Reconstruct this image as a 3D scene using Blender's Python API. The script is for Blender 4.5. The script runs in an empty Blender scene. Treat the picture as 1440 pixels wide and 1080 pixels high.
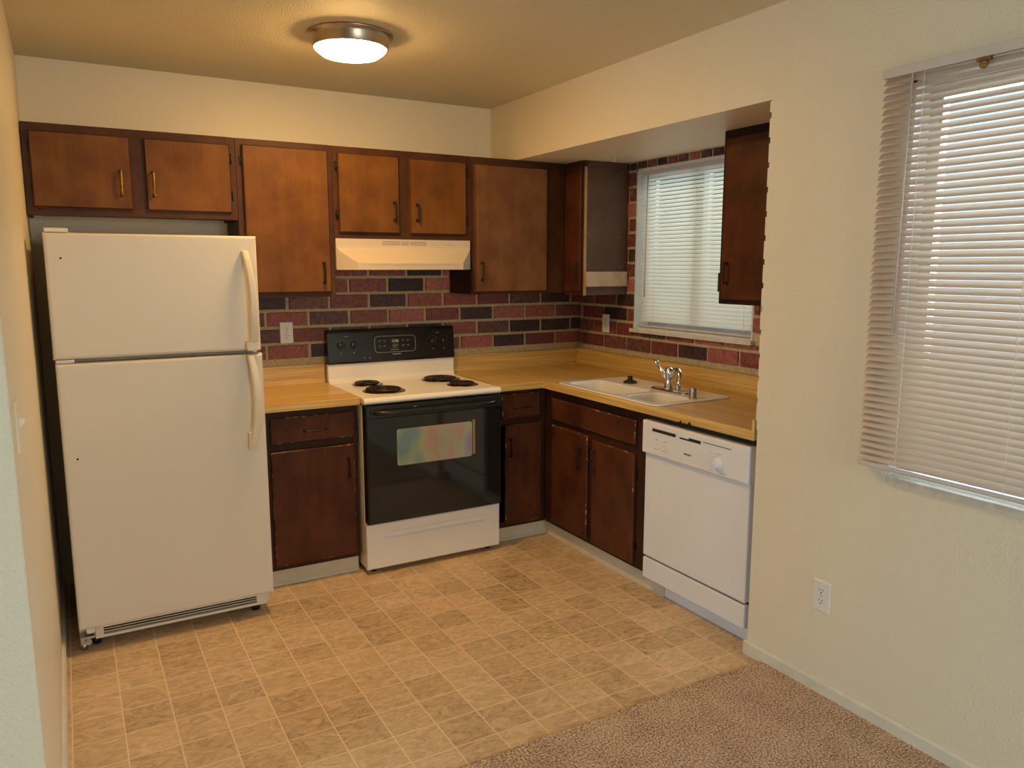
import bpy, bmesh, math, random
from mathutils import Vector, Matrix
random.seed(7)
S = bpy.context.scene
COL = S.collection
PI = math.pi

# ------------------------------------------------------------------ camera
cd = bpy.data.cameras.new('camera'); cam = bpy.data.objects.new('camera', cd); COL.objects.link(cam)
cd.sensor_fit = 'HORIZONTAL'; cd.sensor_width = 36.0; cd.lens = 1085.387/1440*36; cd.clip_start = 0.02
yaw, pit, rol = math.radians(29.9301), math.radians(-8.6281), math.radians(0.0089)
fw = Vector((math.sin(yaw)*math.cos(pit), math.cos(yaw)*math.cos(pit), math.sin(pit)))
rt = Vector((math.cos(yaw), -math.sin(yaw), 0)); up = rt.cross(fw)
rt2 = rt*math.cos(rol)+up*math.sin(rol); up2 = up*math.cos(rol)-rt*math.sin(rol)
cam.matrix_world = Matrix(((rt2.x, up2.x, -fw.x, -2.2669), (rt2.y, up2.y, -fw.y, -4.2211), (rt2.z, up2.z, -fw.z, 1.5383), (0, 0, 0, 1)))
S.camera = cam
S.view_settings.view_transform = 'Standard'; S.view_settings.look = 'None'
S.view_settings.gamma = 1.0; S.view_settings.use_curve_mapping = False
S.view_settings.exposure = 0.0

# ------------------------------------------------------------------ world, daylight and added front fill
W = bpy.data.worlds.new('world'); S.world = W; W.use_nodes = True
bg = W.node_tree.nodes['Background']; bg.inputs[0].default_value = (0.66, 0.83, 1.0, 1); bg.inputs[1].default_value = 1.3

def area(name, loc, direction, sx, sy, power, colour):
    l = bpy.data.lights.new(name, 'AREA'); l.shape = 'RECTANGLE'; l.size = sx; l.size_y = sy
    l.energy = power; l.color = colour
    o = bpy.data.objects.new(name, l); COL.objects.link(o); o.location = loc
    o.rotation_euler = Vector(direction).to_track_quat('-Z', 'Y').to_euler()
    return o
COOL = (0.72, 0.87, 1.0)
area('daylight_kitchen', (1.55, -1.06, 2.1), (-1, 0, -0.45), 1.3, 1.4, 42, COOL)
area('daylight_dining', (0.75, -3.45, 1.95), (-1, 0, -0.35), 2.6, 2.0, 205, COOL)
area('daylight_patio', (-5.95, -4.6, 1.75), (1, 0.12, -0.42), 2.0, 1.9, 165, (0.50, 0.78, 1.0))
area('added_fill_front', (-0.95, -7.78, 1.75), (-0.06, 1, -0.20), 1.7, 1.5, 102, (1.0, 0.96, 0.90))  # fill lamp added behind the camera for the fridge and stove fronts

# ------------------------------------------------------------------ node helpers
def new_mat(name):
    m = bpy.data.materials.new(name); m.use_nodes = True
    nt = m.node_tree; b = nt.nodes['Principled BSDF']
    return m, nt, b
def nd(nt, typ, **kw):
    n = nt.nodes.new(typ)
    for k, v in kw.items():
        if k.startswith('i_'):
            key = k[2:]; key = int(key) if key.isdigit() else key.replace('_', ' ')
            n.inputs[key].default_value = v
        else: setattr(n, k, v)
    return n
def lk(nt, a, b): nt.links.new(a, b)
def coords(nt, scale=(1, 1, 1), world=False):
    if world: src = nd(nt, 'ShaderNodeNewGeometry').outputs['Position']
    else: src = nd(nt, 'ShaderNodeTexCoord').outputs['Object']
    mp = nd(nt, 'ShaderNodeMapping'); mp.inputs['Scale'].default_value = scale
    lk(nt, src, mp.inputs['Vector']); return mp.outputs['Vector']
def noise(nt, vec, scale, detail=3, rough=0.5):
    n = nd(nt, 'ShaderNodeTexNoise'); n.inputs['Scale'].default_value = scale
    n.inputs['Detail'].default_value = detail; n.inputs['Roughness'].default_value = rough
    lk(nt, vec, n.inputs['Vector']); return n.outputs['Fac']
def ramp(nt, fac, stops):
    r = nd(nt, 'ShaderNodeValToRGB'); e = r.color_ramp.elements
    while len(e) < len(stops): e.new(0.5)
    for el, (p, c) in zip(e, stops): el.position = p; el.color = (c[0], c[1], c[2], 1)
    lk(nt, fac, r.inputs['Fac']); return r.outputs['Color']
def bump(nt, b, h, strength, dist=0.001):
    n = nd(nt, 'ShaderNodeBump'); n.inputs['Strength'].default_value = strength; n.inputs['Distance'].default_value = dist
    lk(nt, h, n.inputs['Height']); lk(nt, n.outputs['Normal'], b.inputs['Normal']); return n
def mixc(nt, f, a, b, typ='MIX'):
    n = nd(nt, 'ShaderNodeMix', data_type='RGBA', blend_type=typ)
    for s, v in ((n.inputs[0], f), (n.inputs[6], a), (n.inputs[7], b)):
        if hasattr(v, 'is_linked') or isinstance(v, bpy.types.NodeSocket): lk(nt, v, s)
        elif isinstance(v, (int, float)): s.default_value = v
        else: s.default_value = (v[0], v[1], v[2], 1)
    return n.outputs[2]
def math_(nt, op, a, b=None, c=None):
    n = nd(nt, 'ShaderNodeMath', operation=op)
    for i, v in enumerate((a, b, c)):
        if v is None: continue
        if isinstance(v, bpy.types.NodeSocket): lk(nt, v, n.inputs[i])
        else: n.inputs[i].default_value = v
    return n.outputs[0]

def simple(name, col, rough=0.5, metal=0.0, spec=0.5, nscale=None, namp=0.06, bumps=None, world=False):
    m, nt, b = new_mat(name)
    b.inputs['Roughness'].default_value = rough; b.inputs['Metallic'].default_value = metal
    b.inputs['Specular IOR Level'].default_value = spec
    v = coords(nt, world=world)
    f = noise(nt, v, nscale or 12, 3)
    lo = [c*(1-namp) for c in col]; hi = [min(1, c*(1+namp)) for c in col]
    lk(nt, ramp(nt, f, [(0.35, lo), (0.65, hi)]), b.inputs['Base Color'])
    if bumps: bump(nt, b, noise(nt, v, bumps[0], 2), bumps[1], bumps[2])
    return m

def paint(name, col, rough=0.42, scale=150, strength=0.5, dist=0.0015):
    m, nt, b = new_mat(name)
    v = coords(nt, world=True)
    f = noise(nt, v, 1.3, 3)
    lk(nt, ramp(nt, f, [(0.3, [c*0.96 for c in col]), (0.7, col)]), b.inputs['Base Color'])
    b.inputs['Roughness'].default_value = rough; b.inputs['Specular IOR Level'].default_value = 0.45
    h = noise(nt, v, scale, 2, 0.45)
    h2 = ramp(nt, h, [(0.42, (0, 0, 0)), (0.62, (1, 1, 1))])
    bump(nt, b, h2, strength, dist)
    return m

M = {}
M['wall'] = paint('cream_wall_paint', (0.80, 0.705, 0.525))
M['ceil'] = paint('ceiling_paint', (0.76, 0.68, 0.48), rough=0.6, scale=130, strength=0.8)
M['base_white'] = simple('trim_paint', (0.70, 0.64, 0.52), 0.4, world=True)
M['cove'] = simple('vinyl_cove_base', (0.62, 0.54, 0.40), 0.45, nscale=6)
M['enamel'] = simple('white_enamel', (0.84, 0.78, 0.70), 0.28, namp=0.02, nscale=3)
M['enamel_cool'] = simple('bright_white_enamel', (0.78, 0.765, 0.77), 0.3, namp=0.02, nscale=3)
M['fridge'] = simple('fridge_textured_white', (0.72, 0.665, 0.575), 0.38, namp=0.015, nscale=2, bumps=(420, 0.25, 0.0006))
M['handle_white'] = simple('aged_white_plastic', (0.80, 0.70, 0.54), 0.35, namp=0.03)
M['almond'] = simple('hood_almond_enamel', (0.58, 0.49, 0.385), 0.35, namp=0.02, nscale=3)
M['slot_shadow'] = simple('vent_slot_painted_shadow', (0.13, 0.10, 0.05), 0.6)  # shadow inside the hood vent slots, put into the colour
M['plastic_white'] = simple('white_plastic', (0.78, 0.73, 0.66), 0.35, namp=0.02)
M['grey_gasket'] = simple('grey_gasket', (0.28, 0.26, 0.23), 0.6)
M['dark_slot'] = simple('dark_slot', (0.012, 0.01, 0.008), 0.7)
M['black_plastic'] = simple('black_plastic', (0.012, 0.012, 0.012), 0.3)
M['black_enamel'] = simple('black_enamel', (0.010, 0.010, 0.011), 0.22)
M['rubber'] = simple('black_rubber', (0.012, 0.011, 0.010), 0.5)
M['chrome'] = simple('chrome', (0.75, 0.75, 0.76), 0.12, metal=1.0, namp=0.02)
M['nickel'] = simple('brushed_nickel', (0.46, 0.38, 0.31), 0.3, metal=1.0, namp=0.05, nscale=40)
M['steel'] = simple('galvanised_steel', (0.45, 0.44, 0.42), 0.35, metal=1.0)
M['brass'] = simple('aged_brass', (0.30, 0.175, 0.060), 0.42, metal=1.0, nscale=60, namp=0.25)
M['bronze'] = simple('dark_bronze', (0.030, 0.020, 0.013), 0.35, metal=0.6, nscale=60, namp=0.3)
M['coil'] = simple('burner_coil', (0.035, 0.022, 0.016), 0.45, metal=0.4, nscale=90, namp=0.35)
M['drip'] = simple('drip_pan_steel', (0.20, 0.15, 0.11), 0.28, metal=1.0, nscale=50, namp=0.4)
M['sink'] = simple('white_sink_enamel', (0.80, 0.76, 0.70), 0.16, namp=0.015)
M['caulk'] = simple('grey_caulk_line', (0.13, 0.12, 0.12), 0.6)
M['print'] = simple('grey_print', (0.36, 0.33, 0.30), 0.5)
M['print_dark'] = simple('dark_print', (0.16, 0.14, 0.13), 0.5)
M['print_light'] = simple('silver_print', (0.30, 0.30, 0.29), 0.4)
M['lamp_rim'] = M['nickel']
M['raw_wood'] = simple('raw_wood_block', (0.50, 0.36, 0.23), 0.6, nscale=14, namp=0.12)
M['raw_edge'] = simple('raw_wood_edge', (0.45, 0.27, 0.10), 0.6, nscale=14, namp=0.12)
M['jamb'] = simple('window_jamb_paint', (0.70, 0.70, 0.66), 0.45)
M['sill'] = simple('window_sill_paint', (0.66, 0.62, 0.54), 0.4, nscale=20, namp=0.08)
M['sillworn'] = simple('worn_sill_paint', (0.62, 0.54, 0.43), 0.5, nscale=30, namp=0.10)
M['alu'] = simple('aluminium_frame', (0.55, 0.55, 0.54), 0.4, metal=0.7)

def wood(name, dark, light, grain=(26, 26, 1.6), rough=0.42, worn=None, axis='z'):
    m, nt, b = new_mat(name)
    sc = {'z': grain, 'y': (grain[0], grain[2], grain[1]), 'x': (grain[2], grain[0], grain[1])}[axis]
    v = coords(nt, sc); vo = coords(nt)
    g = noise(nt, v, 2.0, 5, 0.6); blot = noise(nt, vo, 5.5, 4, 0.6)
    s = math_(nt, 'ADD', math_(nt, 'MULTIPLY', g, 0.22), math_(nt, 'MULTIPLY', blot, 0.78))
    c = ramp(nt, s, [(0.34, dark), (0.66, light)])
    if worn:
        w = noise(nt, vo, worn[0], 4, 0.7)
        f = ramp(nt, w, [(worn[1], (0, 0, 0)), (worn[1]+0.03, (1, 1, 1))])
        c = mixc(nt, f, c, worn[2])
    lk(nt, c, b.inputs['Base Color'])
    b.inputs['Roughness'].default_value = rough; b.inputs['Specular IOR Level'].default_value = 0.14
    bump(nt, b, g, 0.15, 0.0008)
    return m
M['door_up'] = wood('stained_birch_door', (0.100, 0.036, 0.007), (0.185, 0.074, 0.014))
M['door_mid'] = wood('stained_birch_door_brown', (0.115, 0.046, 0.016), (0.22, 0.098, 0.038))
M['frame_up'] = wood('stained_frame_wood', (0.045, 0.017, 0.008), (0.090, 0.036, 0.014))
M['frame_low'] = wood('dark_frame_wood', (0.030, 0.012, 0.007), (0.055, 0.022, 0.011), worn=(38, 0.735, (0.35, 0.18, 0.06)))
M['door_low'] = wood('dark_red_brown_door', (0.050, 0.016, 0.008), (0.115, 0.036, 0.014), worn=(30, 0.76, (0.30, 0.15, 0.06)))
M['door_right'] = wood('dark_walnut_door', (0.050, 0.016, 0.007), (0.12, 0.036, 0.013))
M['worn_edge'] = wood('worn_door_edge', (0.060, 0.022, 0.010), (0.11, 0.04, 0.016), worn=(24, 0.57, (0.40, 0.22, 0.085)))
M['side_panel'] = wood('grey_brown_laminate', (0.095, 0.052, 0.034), (0.150, 0.088, 0.062), grain=(60, 60, 0.6), rough=0.3)
M['cab_dark'] = wood('dark_cabinet_side', (0.018, 0.007, 0.004), (0.035, 0.014, 0.007))
def laminate(name, axis, lo=(0.42, 0.235, 0.052), hi=(0.78, 0.52, 0.16)):
    m, nt, b = new_mat(name)
    sc = {'x': (1.2, 55, 55), 'y': (55, 1.2, 55)}[axis]
    g = noise(nt, coords(nt, sc), 1.6, 5, 0.65); g2 = noise(nt, coords(nt, tuple(s*0.25 for s in sc)), 2.2, 3)
    s = math_(nt, 'ADD', math_(nt, 'MULTIPLY', g, 0.6), math_(nt, 'MULTIPLY', g2, 0.4))
    lk(nt, ramp(nt, s, [(0.34, lo), (0.5, [(a+b_)/2 for a, b_ in zip(lo, hi)]), (0.62, hi)]), b.inputs['Base Color'])
    b.inputs['Roughness'].default_value = 0.34; b.inputs['Specular IOR Level'].default_value = 0.6
    return m
M['lam_x'] = laminate('butcher_block_laminate_x', 'x'); M['lam_y'] = laminate('butcher_block_laminate_y', 'y')

def brick_mat(name, c1, c2, c3):
    m, nt, b = new_mat(name)
    v = coords(nt, world=True)
    at = nd(nt, 'ShaderNodeAttribute', attribute_name='tint').outputs['Fac']
    f = noise(nt, v, 42, 5, 0.75); g = noise(nt, v, 260, 2, 0.6)
    s = math_(nt, 'ADD', math_(nt, 'MULTIPLY', f, 0.5), math_(nt, 'ADD', math_(nt, 'MULTIPLY', g, 0.25), math_(nt, 'MULTIPLY', at, 0.2)))
    lk(nt, ramp(nt, s, [(0.39, c1), (0.50, c2), (0.62, c3)]), b.inputs['Base Color'])
    b.inputs['Roughness'].default_value = 0.55
    bump(nt, b, math_(nt, 'ADD', f, g), 0.6, 0.002)
    return m
M['brick_red'] = brick_mat('red_brick_face', (0.14, 0.034, 0.028), (0.31, 0.085, 0.065), (0.46, 0.17, 0.13))
M['brick_dark'] = brick_mat('dark_purple_brick_face', (0.022, 0.011, 0.013), (0.085, 0.033, 0.034), (0.25, 0.095, 0.080))
M['mortar'] = simple('mortar', (0.52, 0.40, 0.21), 0.8, nscale=60, namp=0.15, bumps=(220, 0.6, 0.002), world=True)

def floor_mat():
    m, nt, b = new_mat('vinyl_tile_pattern')
    pos = nd(nt, 'ShaderNodeNewGeometry').outputs['Position']
    sx = nd(nt, 'ShaderNodeSeparateXYZ'); lk(nt, pos, sx.inputs[0])
    P = 0.15345
    u = math_(nt, 'DIVIDE', math_(nt, 'ADD', sx.outputs[0], 1.434+P*40), P)
    w = math_(nt, 'DIVIDE', math_(nt, 'ADD', sx.outputs[1], 1.682+P*60), P)
    fu = math_(nt, 'FRACT', u); fv = math_(nt, 'FRACT', w)
    iu = math_(nt, 'FLOOR', u); iv = math_(nt, 'FLOOR', w)
    def edge(x):
        return math_(nt, 'MINIMUM', x, math_(nt, 'SUBTRACT', 1.0, x))
    e = math_(nt, 'MINIMUM', edge(fu), edge(fv))
    cmb = nd(nt, 'ShaderNodeCombineXYZ'); lk(nt, iu, cmb.inputs[0]); lk(nt, iv, cmb.inputs[1])
    wn = nd(nt, 'ShaderNodeTexWhiteNoise', noise_dimensions='3D'); lk(nt, cmb.outputs[0], wn.inputs['Vector'])
    off = nd(nt, 'ShaderNodeVectorMath', operation='SCALE'); lk(nt, wn.outputs['Color'], off.inputs[0]); off.inputs['Scale'].default_value = 9.0
    add = nd(nt, 'ShaderNodeVectorMath', operation='ADD'); lk(nt, pos, add.inputs[0]); lk(nt, off.outputs[0], add.inputs[1])
    mp = nd(nt, 'ShaderNodeMapping'); lk(nt, add.outputs[0], mp.inputs['Vector']); mp.inputs['Rotation'].default_value = (0, 0, 0.5); mp.inputs['Scale'].default_value = (1, 1.7, 1)
    n1 = nd(nt, 'ShaderNodeTexNoise'); lk(nt, mp.outputs[0], n1.inputs['Vector']); n1.inputs['Scale'].default_value = 11; n1.inputs['Detail'].default_value = 8; n1.inputs['Roughness'].default_value = 0.70; n1.inputs['Distortion'].default_value = 2.2
    s = math_(nt, 'ADD', math_(nt, 'MULTIPLY', n1.outputs['Fac'], 0.86), math_(nt, 'MULTIPLY', wn.outputs['Value'], 0.14))
    c = ramp(nt, s, [(0.30, (0.34, 0.225, 0.120)), (0.41, (0.52, 0.36, 0.205)), (0.54, (0.67, 0.475, 0.285)), (0.68, (0.79, 0.59, 0.38))])
    # thin light grout lines, dark hairline beside
    gm = ramp(nt, e, [(0.010, (1, 1, 1)), (0.017, (0, 0, 0))])
    c = mixc(nt, gm, c, (0.86, 0.65, 0.43))
    lk(nt, c, b.inputs['Base Color'])
    b.inputs['Roughness'].default_value = 0.36; b.inputs['Specular IOR Level'].default_value = 0.4
    h = math_(nt, 'ADD', math_(nt, 'MULTIPLY', n1.outputs['Fac'], 0.6), ramp(nt, e, [(0.0, (0, 0, 0)), (0.03, (0.6, 0.6, 0.6))]))
    bump(nt, b, h, 0.25, 0.001)
    return m
M['floor'] = floor_mat()

def carpet_mat():
    m, nt, b = new_mat('brown_carpet_pile')
    v = coords(nt, world=True)
    a = noise(nt, v, 150, 3, 0.75); big = noise(nt, v, 7, 3)
    s = math_(nt, 'ADD', math_(nt, 'MULTIPLY', a, 0.9), math_(nt, 'MULTIPLY', big, 0.1))
    lk(nt, ramp(nt, s, [(0.40, (0.17, 0.100, 0.062)), (0.50, (0.55, 0.38, 0.27)), (0.60, (0.88, 0.66, 0.50))]), b.inputs['Base Color'])
    b.inputs['Roughness'].default_value = 0.95; b.inputs['Specular IOR Level'].default_value = 0.1
    bump(nt, b, a, 1.0, 0.006)
    return m
M['carpet'] = carpet_mat()

def blind_mat(name, col, trans):
    m, nt, b = new_mat(name)
    out = nt.nodes['Material Output']
    v = coords(nt); f = noise(nt, v, 6, 2)
    c = ramp(nt, f, [(0.3, [x*0.97 for x in col]), (0.7, col)])
    lk(nt, c, b.inputs['Base Color']); b.inputs['Roughness'].default_value = 0.35
    t = nd(nt, 'ShaderNodeBsdfTranslucent'); lk(nt, c, t.inputs[0])
    mx = nd(nt, 'ShaderNodeMixShader'); mx.inputs[0].default_value = trans
    lk(nt, b.outputs[0], mx.inputs[1]); lk(nt, t.outputs[0], mx.inputs[2]); lk(nt, mx.outputs[0], out.inputs[0])
    return m
M['slat'] = blind_mat('vinyl_blind_slat', (0.53, 0.42, 0.33), 0.02)
M['slat_k'] = blind_mat('vinyl_blind_slat_thin', (0.78, 0.75, 0.64), 0.20)

def glass_mat():
    m = bpy.data.materials.new('window_glass'); m.use_nodes = True; nt = m.node_tree
    nt.nodes.remove(nt.nodes['Principled BSDF']); out = nt.nodes['Material Output']
    tr = nd(nt, 'ShaderNodeBsdfTransparent'); tr.inputs[0].default_value = (0.95, 0.98, 0.97, 1)
    gl = nd(nt, 'ShaderNodeBsdfGlossy'); gl.inputs['Roughness'].default_value = 0.02
    fr = nd(nt, 'ShaderNodeFresnel'); fr.inputs[0].default_value = 1.45
    mx = nd(nt, 'ShaderNodeMixShader'); lk(nt, fr.outputs[0], mx.inputs[0]); lk(nt, tr.outputs[0], mx.inputs[1]); lk(nt, gl.outputs[0], mx.inputs[2])
    lk(nt, mx.outputs[0], out.inputs[0]); return m
M['glass'] = glass_mat()

def emit(name, col, strength):
    m, nt, b = new_mat(name)
    b.inputs['Base Color'].default_value = (0.8, 0.75, 0.65, 1)
    b.inputs['Emission Color'].default_value = (*col, 1); b.inputs['Emission Strength'].default_value = strength
    return m
M['lampglass'] = emit('lit_frosted_glass', (1.0, 0.60, 0.215), 102.0)
M['digits'] = emit('green_display', (0.10, 0.28, 0.03), 0.35)

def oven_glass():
    m, nt, b = new_mat('coated_window_painted_sheen')  # coating tint plus pastel reflection stripes painted into the base colour
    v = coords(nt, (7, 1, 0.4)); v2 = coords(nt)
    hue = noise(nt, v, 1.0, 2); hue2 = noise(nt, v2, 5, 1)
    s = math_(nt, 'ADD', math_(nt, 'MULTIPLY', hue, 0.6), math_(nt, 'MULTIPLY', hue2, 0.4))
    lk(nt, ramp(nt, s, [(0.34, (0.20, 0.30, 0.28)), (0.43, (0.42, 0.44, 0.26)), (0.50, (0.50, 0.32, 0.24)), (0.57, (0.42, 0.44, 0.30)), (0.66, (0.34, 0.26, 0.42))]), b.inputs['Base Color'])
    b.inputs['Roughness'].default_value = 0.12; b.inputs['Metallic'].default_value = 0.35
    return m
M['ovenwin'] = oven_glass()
M['ovenglass'] = simple('black_oven_glass', (0.010, 0.011, 0.011), 0.06, namp=0.05, spec=0.6)
M['golden'] = simple('oven_tan_edge', (0.34, 0.20, 0.08), 0.4)  # even tan tone for the strip at the oven window's right edge

# ------------------------------------------------------------------ mesh builder
class MB:
    def __init__(s): s.v = []; s.f = []; s.mi = []; s.sm = []; s.cur = 0; s.tint = []; s.t = 0.5
    def add(s, vs, fs, smooth=False):
        n = len(s.v); s.v += [tuple(p) for p in vs]
        for f in fs: s.f.append([i+n for i in f]); s.mi.append(s.cur); s.sm.append(smooth); s.tint.append(s.t)
        return s
    def mat(s, i): s.cur = i; return s
    def box(s, x0, x1, y0, y1, z0, z1):
        if x0 > x1: x0, x1 = x1, x0
        if y0 > y1: y0, y1 = y1, y0
        if z0 > z1: z0, z1 = z1, z0
        v = [(x0, y0, z0), (x1, y0, z0), (x1, y1, z0), (x0, y1, z0), (x0, y0, z1), (x1, y0, z1), (x1, y1, z1), (x0, y1, z1)]
        return s.add(v, [(0, 3, 2, 1), (4, 5, 6, 7), (0, 1, 5, 4), (1, 2, 6, 5), (2, 3, 7, 6), (3, 0, 4, 7)])
    def slab(s, axis, sign, a0, a1, z0, z1, back, front, ch, edge_mat=None, chb=None):
        """panel with chamfered front; axis 'y': spans x a0..a1, front at y=front; axis 'x': spans y, front at x=front"""
        base = s.cur
        d = ch*sign
        def P(a, z, q): return (a, q, z) if axis == 'y' else (q, a, z)
        b4 = [P(a0, z0, back), P(a1, z0, back), P(a1, z1, back), P(a0, z1, back)]
        m4 = [P(a0, z0, front-d), P(a1, z0, front-d), P(a1, z1, front-d), P(a0, z1, front-d)]
        c = ch
        f4 = [P(a0+c, z0+c, front), P(a1-c, z0+c, front), P(a1-c, z1-c, front), P(a0+c, z1-c, front)]
        s.add(b4+m4+f4, [(0, 1, 2, 3), (8, 9, 10, 11)]+[(i, (i+1) % 4, 4+(i+1) % 4, 4+i) for i in range(4)])
        if edge_mat is not None: s.cur = edge_mat
        s.add(b4+m4+f4, [(4+i, 4+(i+1) % 4, 8+(i+1) % 4, 8+i) for i in range(4)])
        s.cur = base; return s
    def tube(s, pts, r, n=10, cap=True, closed=False):
        pts = [Vector(p) for p in pts]; rs = r if isinstance(r, (list, tuple)) else [r]*len(pts)
        rings = []; N = len(pts); prev = None
        for i, p in enumerate(pts):
            if closed: t = pts[(i+1) % N]-pts[i-1]
            elif i == 0: t = pts[1]-p
            elif i == N-1: t = p-pts[-2]
            else: t = (pts[i+1]-p).normalized()+(p-pts[i-1]).normalized()
            t.normalize()
            if prev is None:
                a = Vector((0, 0, 1)) if abs(t.z) < .9 else Vector((1, 0, 0)); u = t.cross(a).normalized()
            else: u = (prev-t*prev.dot(t)).normalized()
            prev = u; w = t.cross(u)
            rings.append([p+(u*math.cos(2*PI*k/n)+w*math.sin(2*PI*k/n))*rs[i] for k in range(n)])
        vs = [q for rg in rings for q in rg]; fs = []
        for i in range(N if closed else N-1):
            j = (i+1) % N
            for k in range(n): fs.append((i*n+k, i*n+(k+1) % n, j*n+(k+1) % n, j*n+k))
        s.add(vs, fs, True)
        if cap and not closed:
            s.add(rings[0], [tuple(range(n))[::-1]]); s.add(rings[-1], [tuple(range(n))])
        return s
    def lathe(s, prof, c, axis=(0, 0, 1), n=32, smooth=True, capend=True):
        ax = Vector(axis).normalized(); a = Vector((1, 0, 0)) if abs(ax.x) < .9 else Vector((0, 1, 0))
        u = ax.cross(a).normalized(); w = ax.cross(u); c = Vector(c)
        vs = []
        for r, h in prof:
            for k in range(n): vs.append(c+ax*h+(u*math.cos(2*PI*k/n)+w*math.sin(2*PI*k/n))*max(r, 1e-5))
        fs = []
        for i in range(len(prof)-1):
            for k in range(n): fs.append((i*n+k, i*n+(k+1) % n, (i+1)*n+(k+1) % n, (i+1)*n+k))
        s.add(vs, fs, smooth)
        if capend:
            if prof[0][0] > 1e-4: s.add(vs[:n], [tuple(range(n))[::-1]])
            if prof[-1][0] > 1e-4: s.add(vs[-n:], [tuple(range(n))])
        return s
    def prism(s, poly, fn, d0, d1, smooth=False):
        """poly: 2D points; fn(u, v, d) -> 3D"""
        n = len(poly); vs = [fn(a, b, d0) for a, b in poly]+[fn(a, b, d1) for a, b in poly]
        s.add(vs, [tuple(range(n))[::-1], tuple(range(n, 2*n))]); 
        s.add(vs, [(i, (i+1) % n, n+(i+1) % n, n+i) for i in range(n)], smooth); return s
    def loft(s, rings, cap=True, smooth=False):
        n = len(rings[0]); vs = [p for r in rings for p in r]; fs = []
        for i in range(len(rings)-1):
            for k in range(n): fs.append((i*n+k, i*n+(k+1) % n, (i+1)*n+(k+1) % n, (i+1)*n+k))
        s.add(vs, fs, smooth)
        if cap: s.add(rings[0], [tuple(range(n))[::-1]]); s.add(rings[-1], [tuple(range(n))])
        return s
    def build(s, name, mats, parent=None, bevel=0, seg=2, label=None, merge=True, origin=None):
        if not isinstance(mats, (list, tuple)): mats = [mats]
        org = Vector(parent.matrix_world.translation if parent and parent.parent is None else (0, 0, 0))
        if parent and parent.parent: org = Vector(parent['_org'])
        if parent is None:
            if origin is None:
                xs = [p[0] for p in s.v]; ys = [p[1] for p in s.v]; zs = [p[2] for p in s.v]
                origin = ((min(xs)+max(xs))/2, (min(ys)+max(ys))/2, min(zs))
            org = Vector(origin)
        me = bpy.data.meshes.new(name); me.from_pydata([Vector(p)-org for p in s.v], [], s.f)
        for m in mats: me.materials.append(m)
        for p, i, sm in zip(me.polygons, s.mi, s.sm): p.material_index = i; p.use_smooth = sm
        if any(t != 0.5 for t in s.tint):
            at = me.attributes.new('tint', 'FLOAT', 'FACE')
            for i, t in enumerate(s.tint): at.data[i].value = t
        bm = bmesh.new(); bm.from_mesh(me)
        if merge: bmesh.ops.remove_doubles(bm, verts=bm.verts, dist=1e-5)
        bmesh.ops.recalc_face_normals(bm, faces=bm.faces)
        bm.to_mesh(me); bm.free(); me.update()
        o = bpy.data.objects.new(name, me); COL.objects.link(o)
        if parent: o.parent = parent
        else: o.location = org
        ORG[o.name] = org
        if bevel:
            b = o.modifiers.new('bevel', 'BEVEL'); b.width = bevel; b.segments = seg; b.limit_method = 'ANGLE'; b.angle_limit = math.radians(40)
            b.harden_normals = False
            for p in me.polygons: p.use_smooth = p.use_smooth
        if label: o['label'] = label
        return o
ORG = {}
# sub-parts keep the root's origin: give every part an identity local transform
def build_sub(mb, name, mats, part, **kw):
    root = part
    while root.parent: root = root.parent
    org = Vector(root.location)
    mb2 = mb; o = mb2.build(name, mats, None, origin=tuple(org), **kw)
    o.location = (0, 0, 0); o.parent = part
    return o
def thing(name, label, cat, loc, group=None):
    o = bpy.data.objects.new(name, None); COL.objects.link(o); o.location = loc; o.empty_display_size = 0.05
    o.matrix_world = Matrix.Translation(loc)
    o['label'] = label; o['category'] = cat
    group = group or {'wall cabinet': 'brown wood wall cabinets', 'base cabinet': 'dark wood base cabinets', 'outlet': 'white wall outlets'}.get(cat)
    if group: o['group'] = group
    return o
def tag(o, label, cat, group=None, kind=None):
    o['label'] = label; o['category'] = cat
    if group: o['group'] = group
    if kind: o['kind'] = kind
    return o
def struct(mb, name, mats, **kw):
    o = mb.build(name, mats, **kw); o['kind'] = 'structure'; return o

# ------------------------------------------------------------------ constants
XL, H = -2.3815, 2.461
XA = 0.665          # alcove plaster plane
YB = -0.030         # back plaster plane
YE = -2.173         # near end of alcove
ZS = 2.135          # alcove soffit underside
YWC = -2.364        # outside corner on the left
XFAR, YFAR = -5.2, -7.5

# ------------------------------------------------------------------ setting
mb = MB(); mb.box(XFAR-.15, 0.9, -2.40, 0.15, -0.10, 0.0); mb.box(XFAR-.15, 0.9, YFAR-.15, -2.40, -0.10, 0.0)
struct(mb, 'floor', M['floor'])
# carpet: a slab with slightly rolled edge
mb = MB()
prof = [(-2.243, 0.0005), (-2.246, 0.007), (-2.256, 0.012), (-2.30, 0.013)]
n = 120; rings = []
for i in range(n+1):
    x = XFAR+(0-XFAR)*i/n
    rings.append([(x, y+0.0035*math.sin(x*17)+0.002*math.sin(x*53), z) for y, z in prof]+[(x, YFAR, 0.013), (x, YFAR, 0.0005)])
mb.loft(rings)
carpet = mb.build('carpet', M['carpet']); tag(carpet, 'brown flecked wall-to-wall carpet meeting the vinyl kitchen floor', 'carpet', kind='stuff')

mb = MB(); mb.box(XFAR-.15, 0.9, YFAR-.15, 0.15, H, H+0.1); struct(mb, 'ceiling', M['ceil'])

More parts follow.
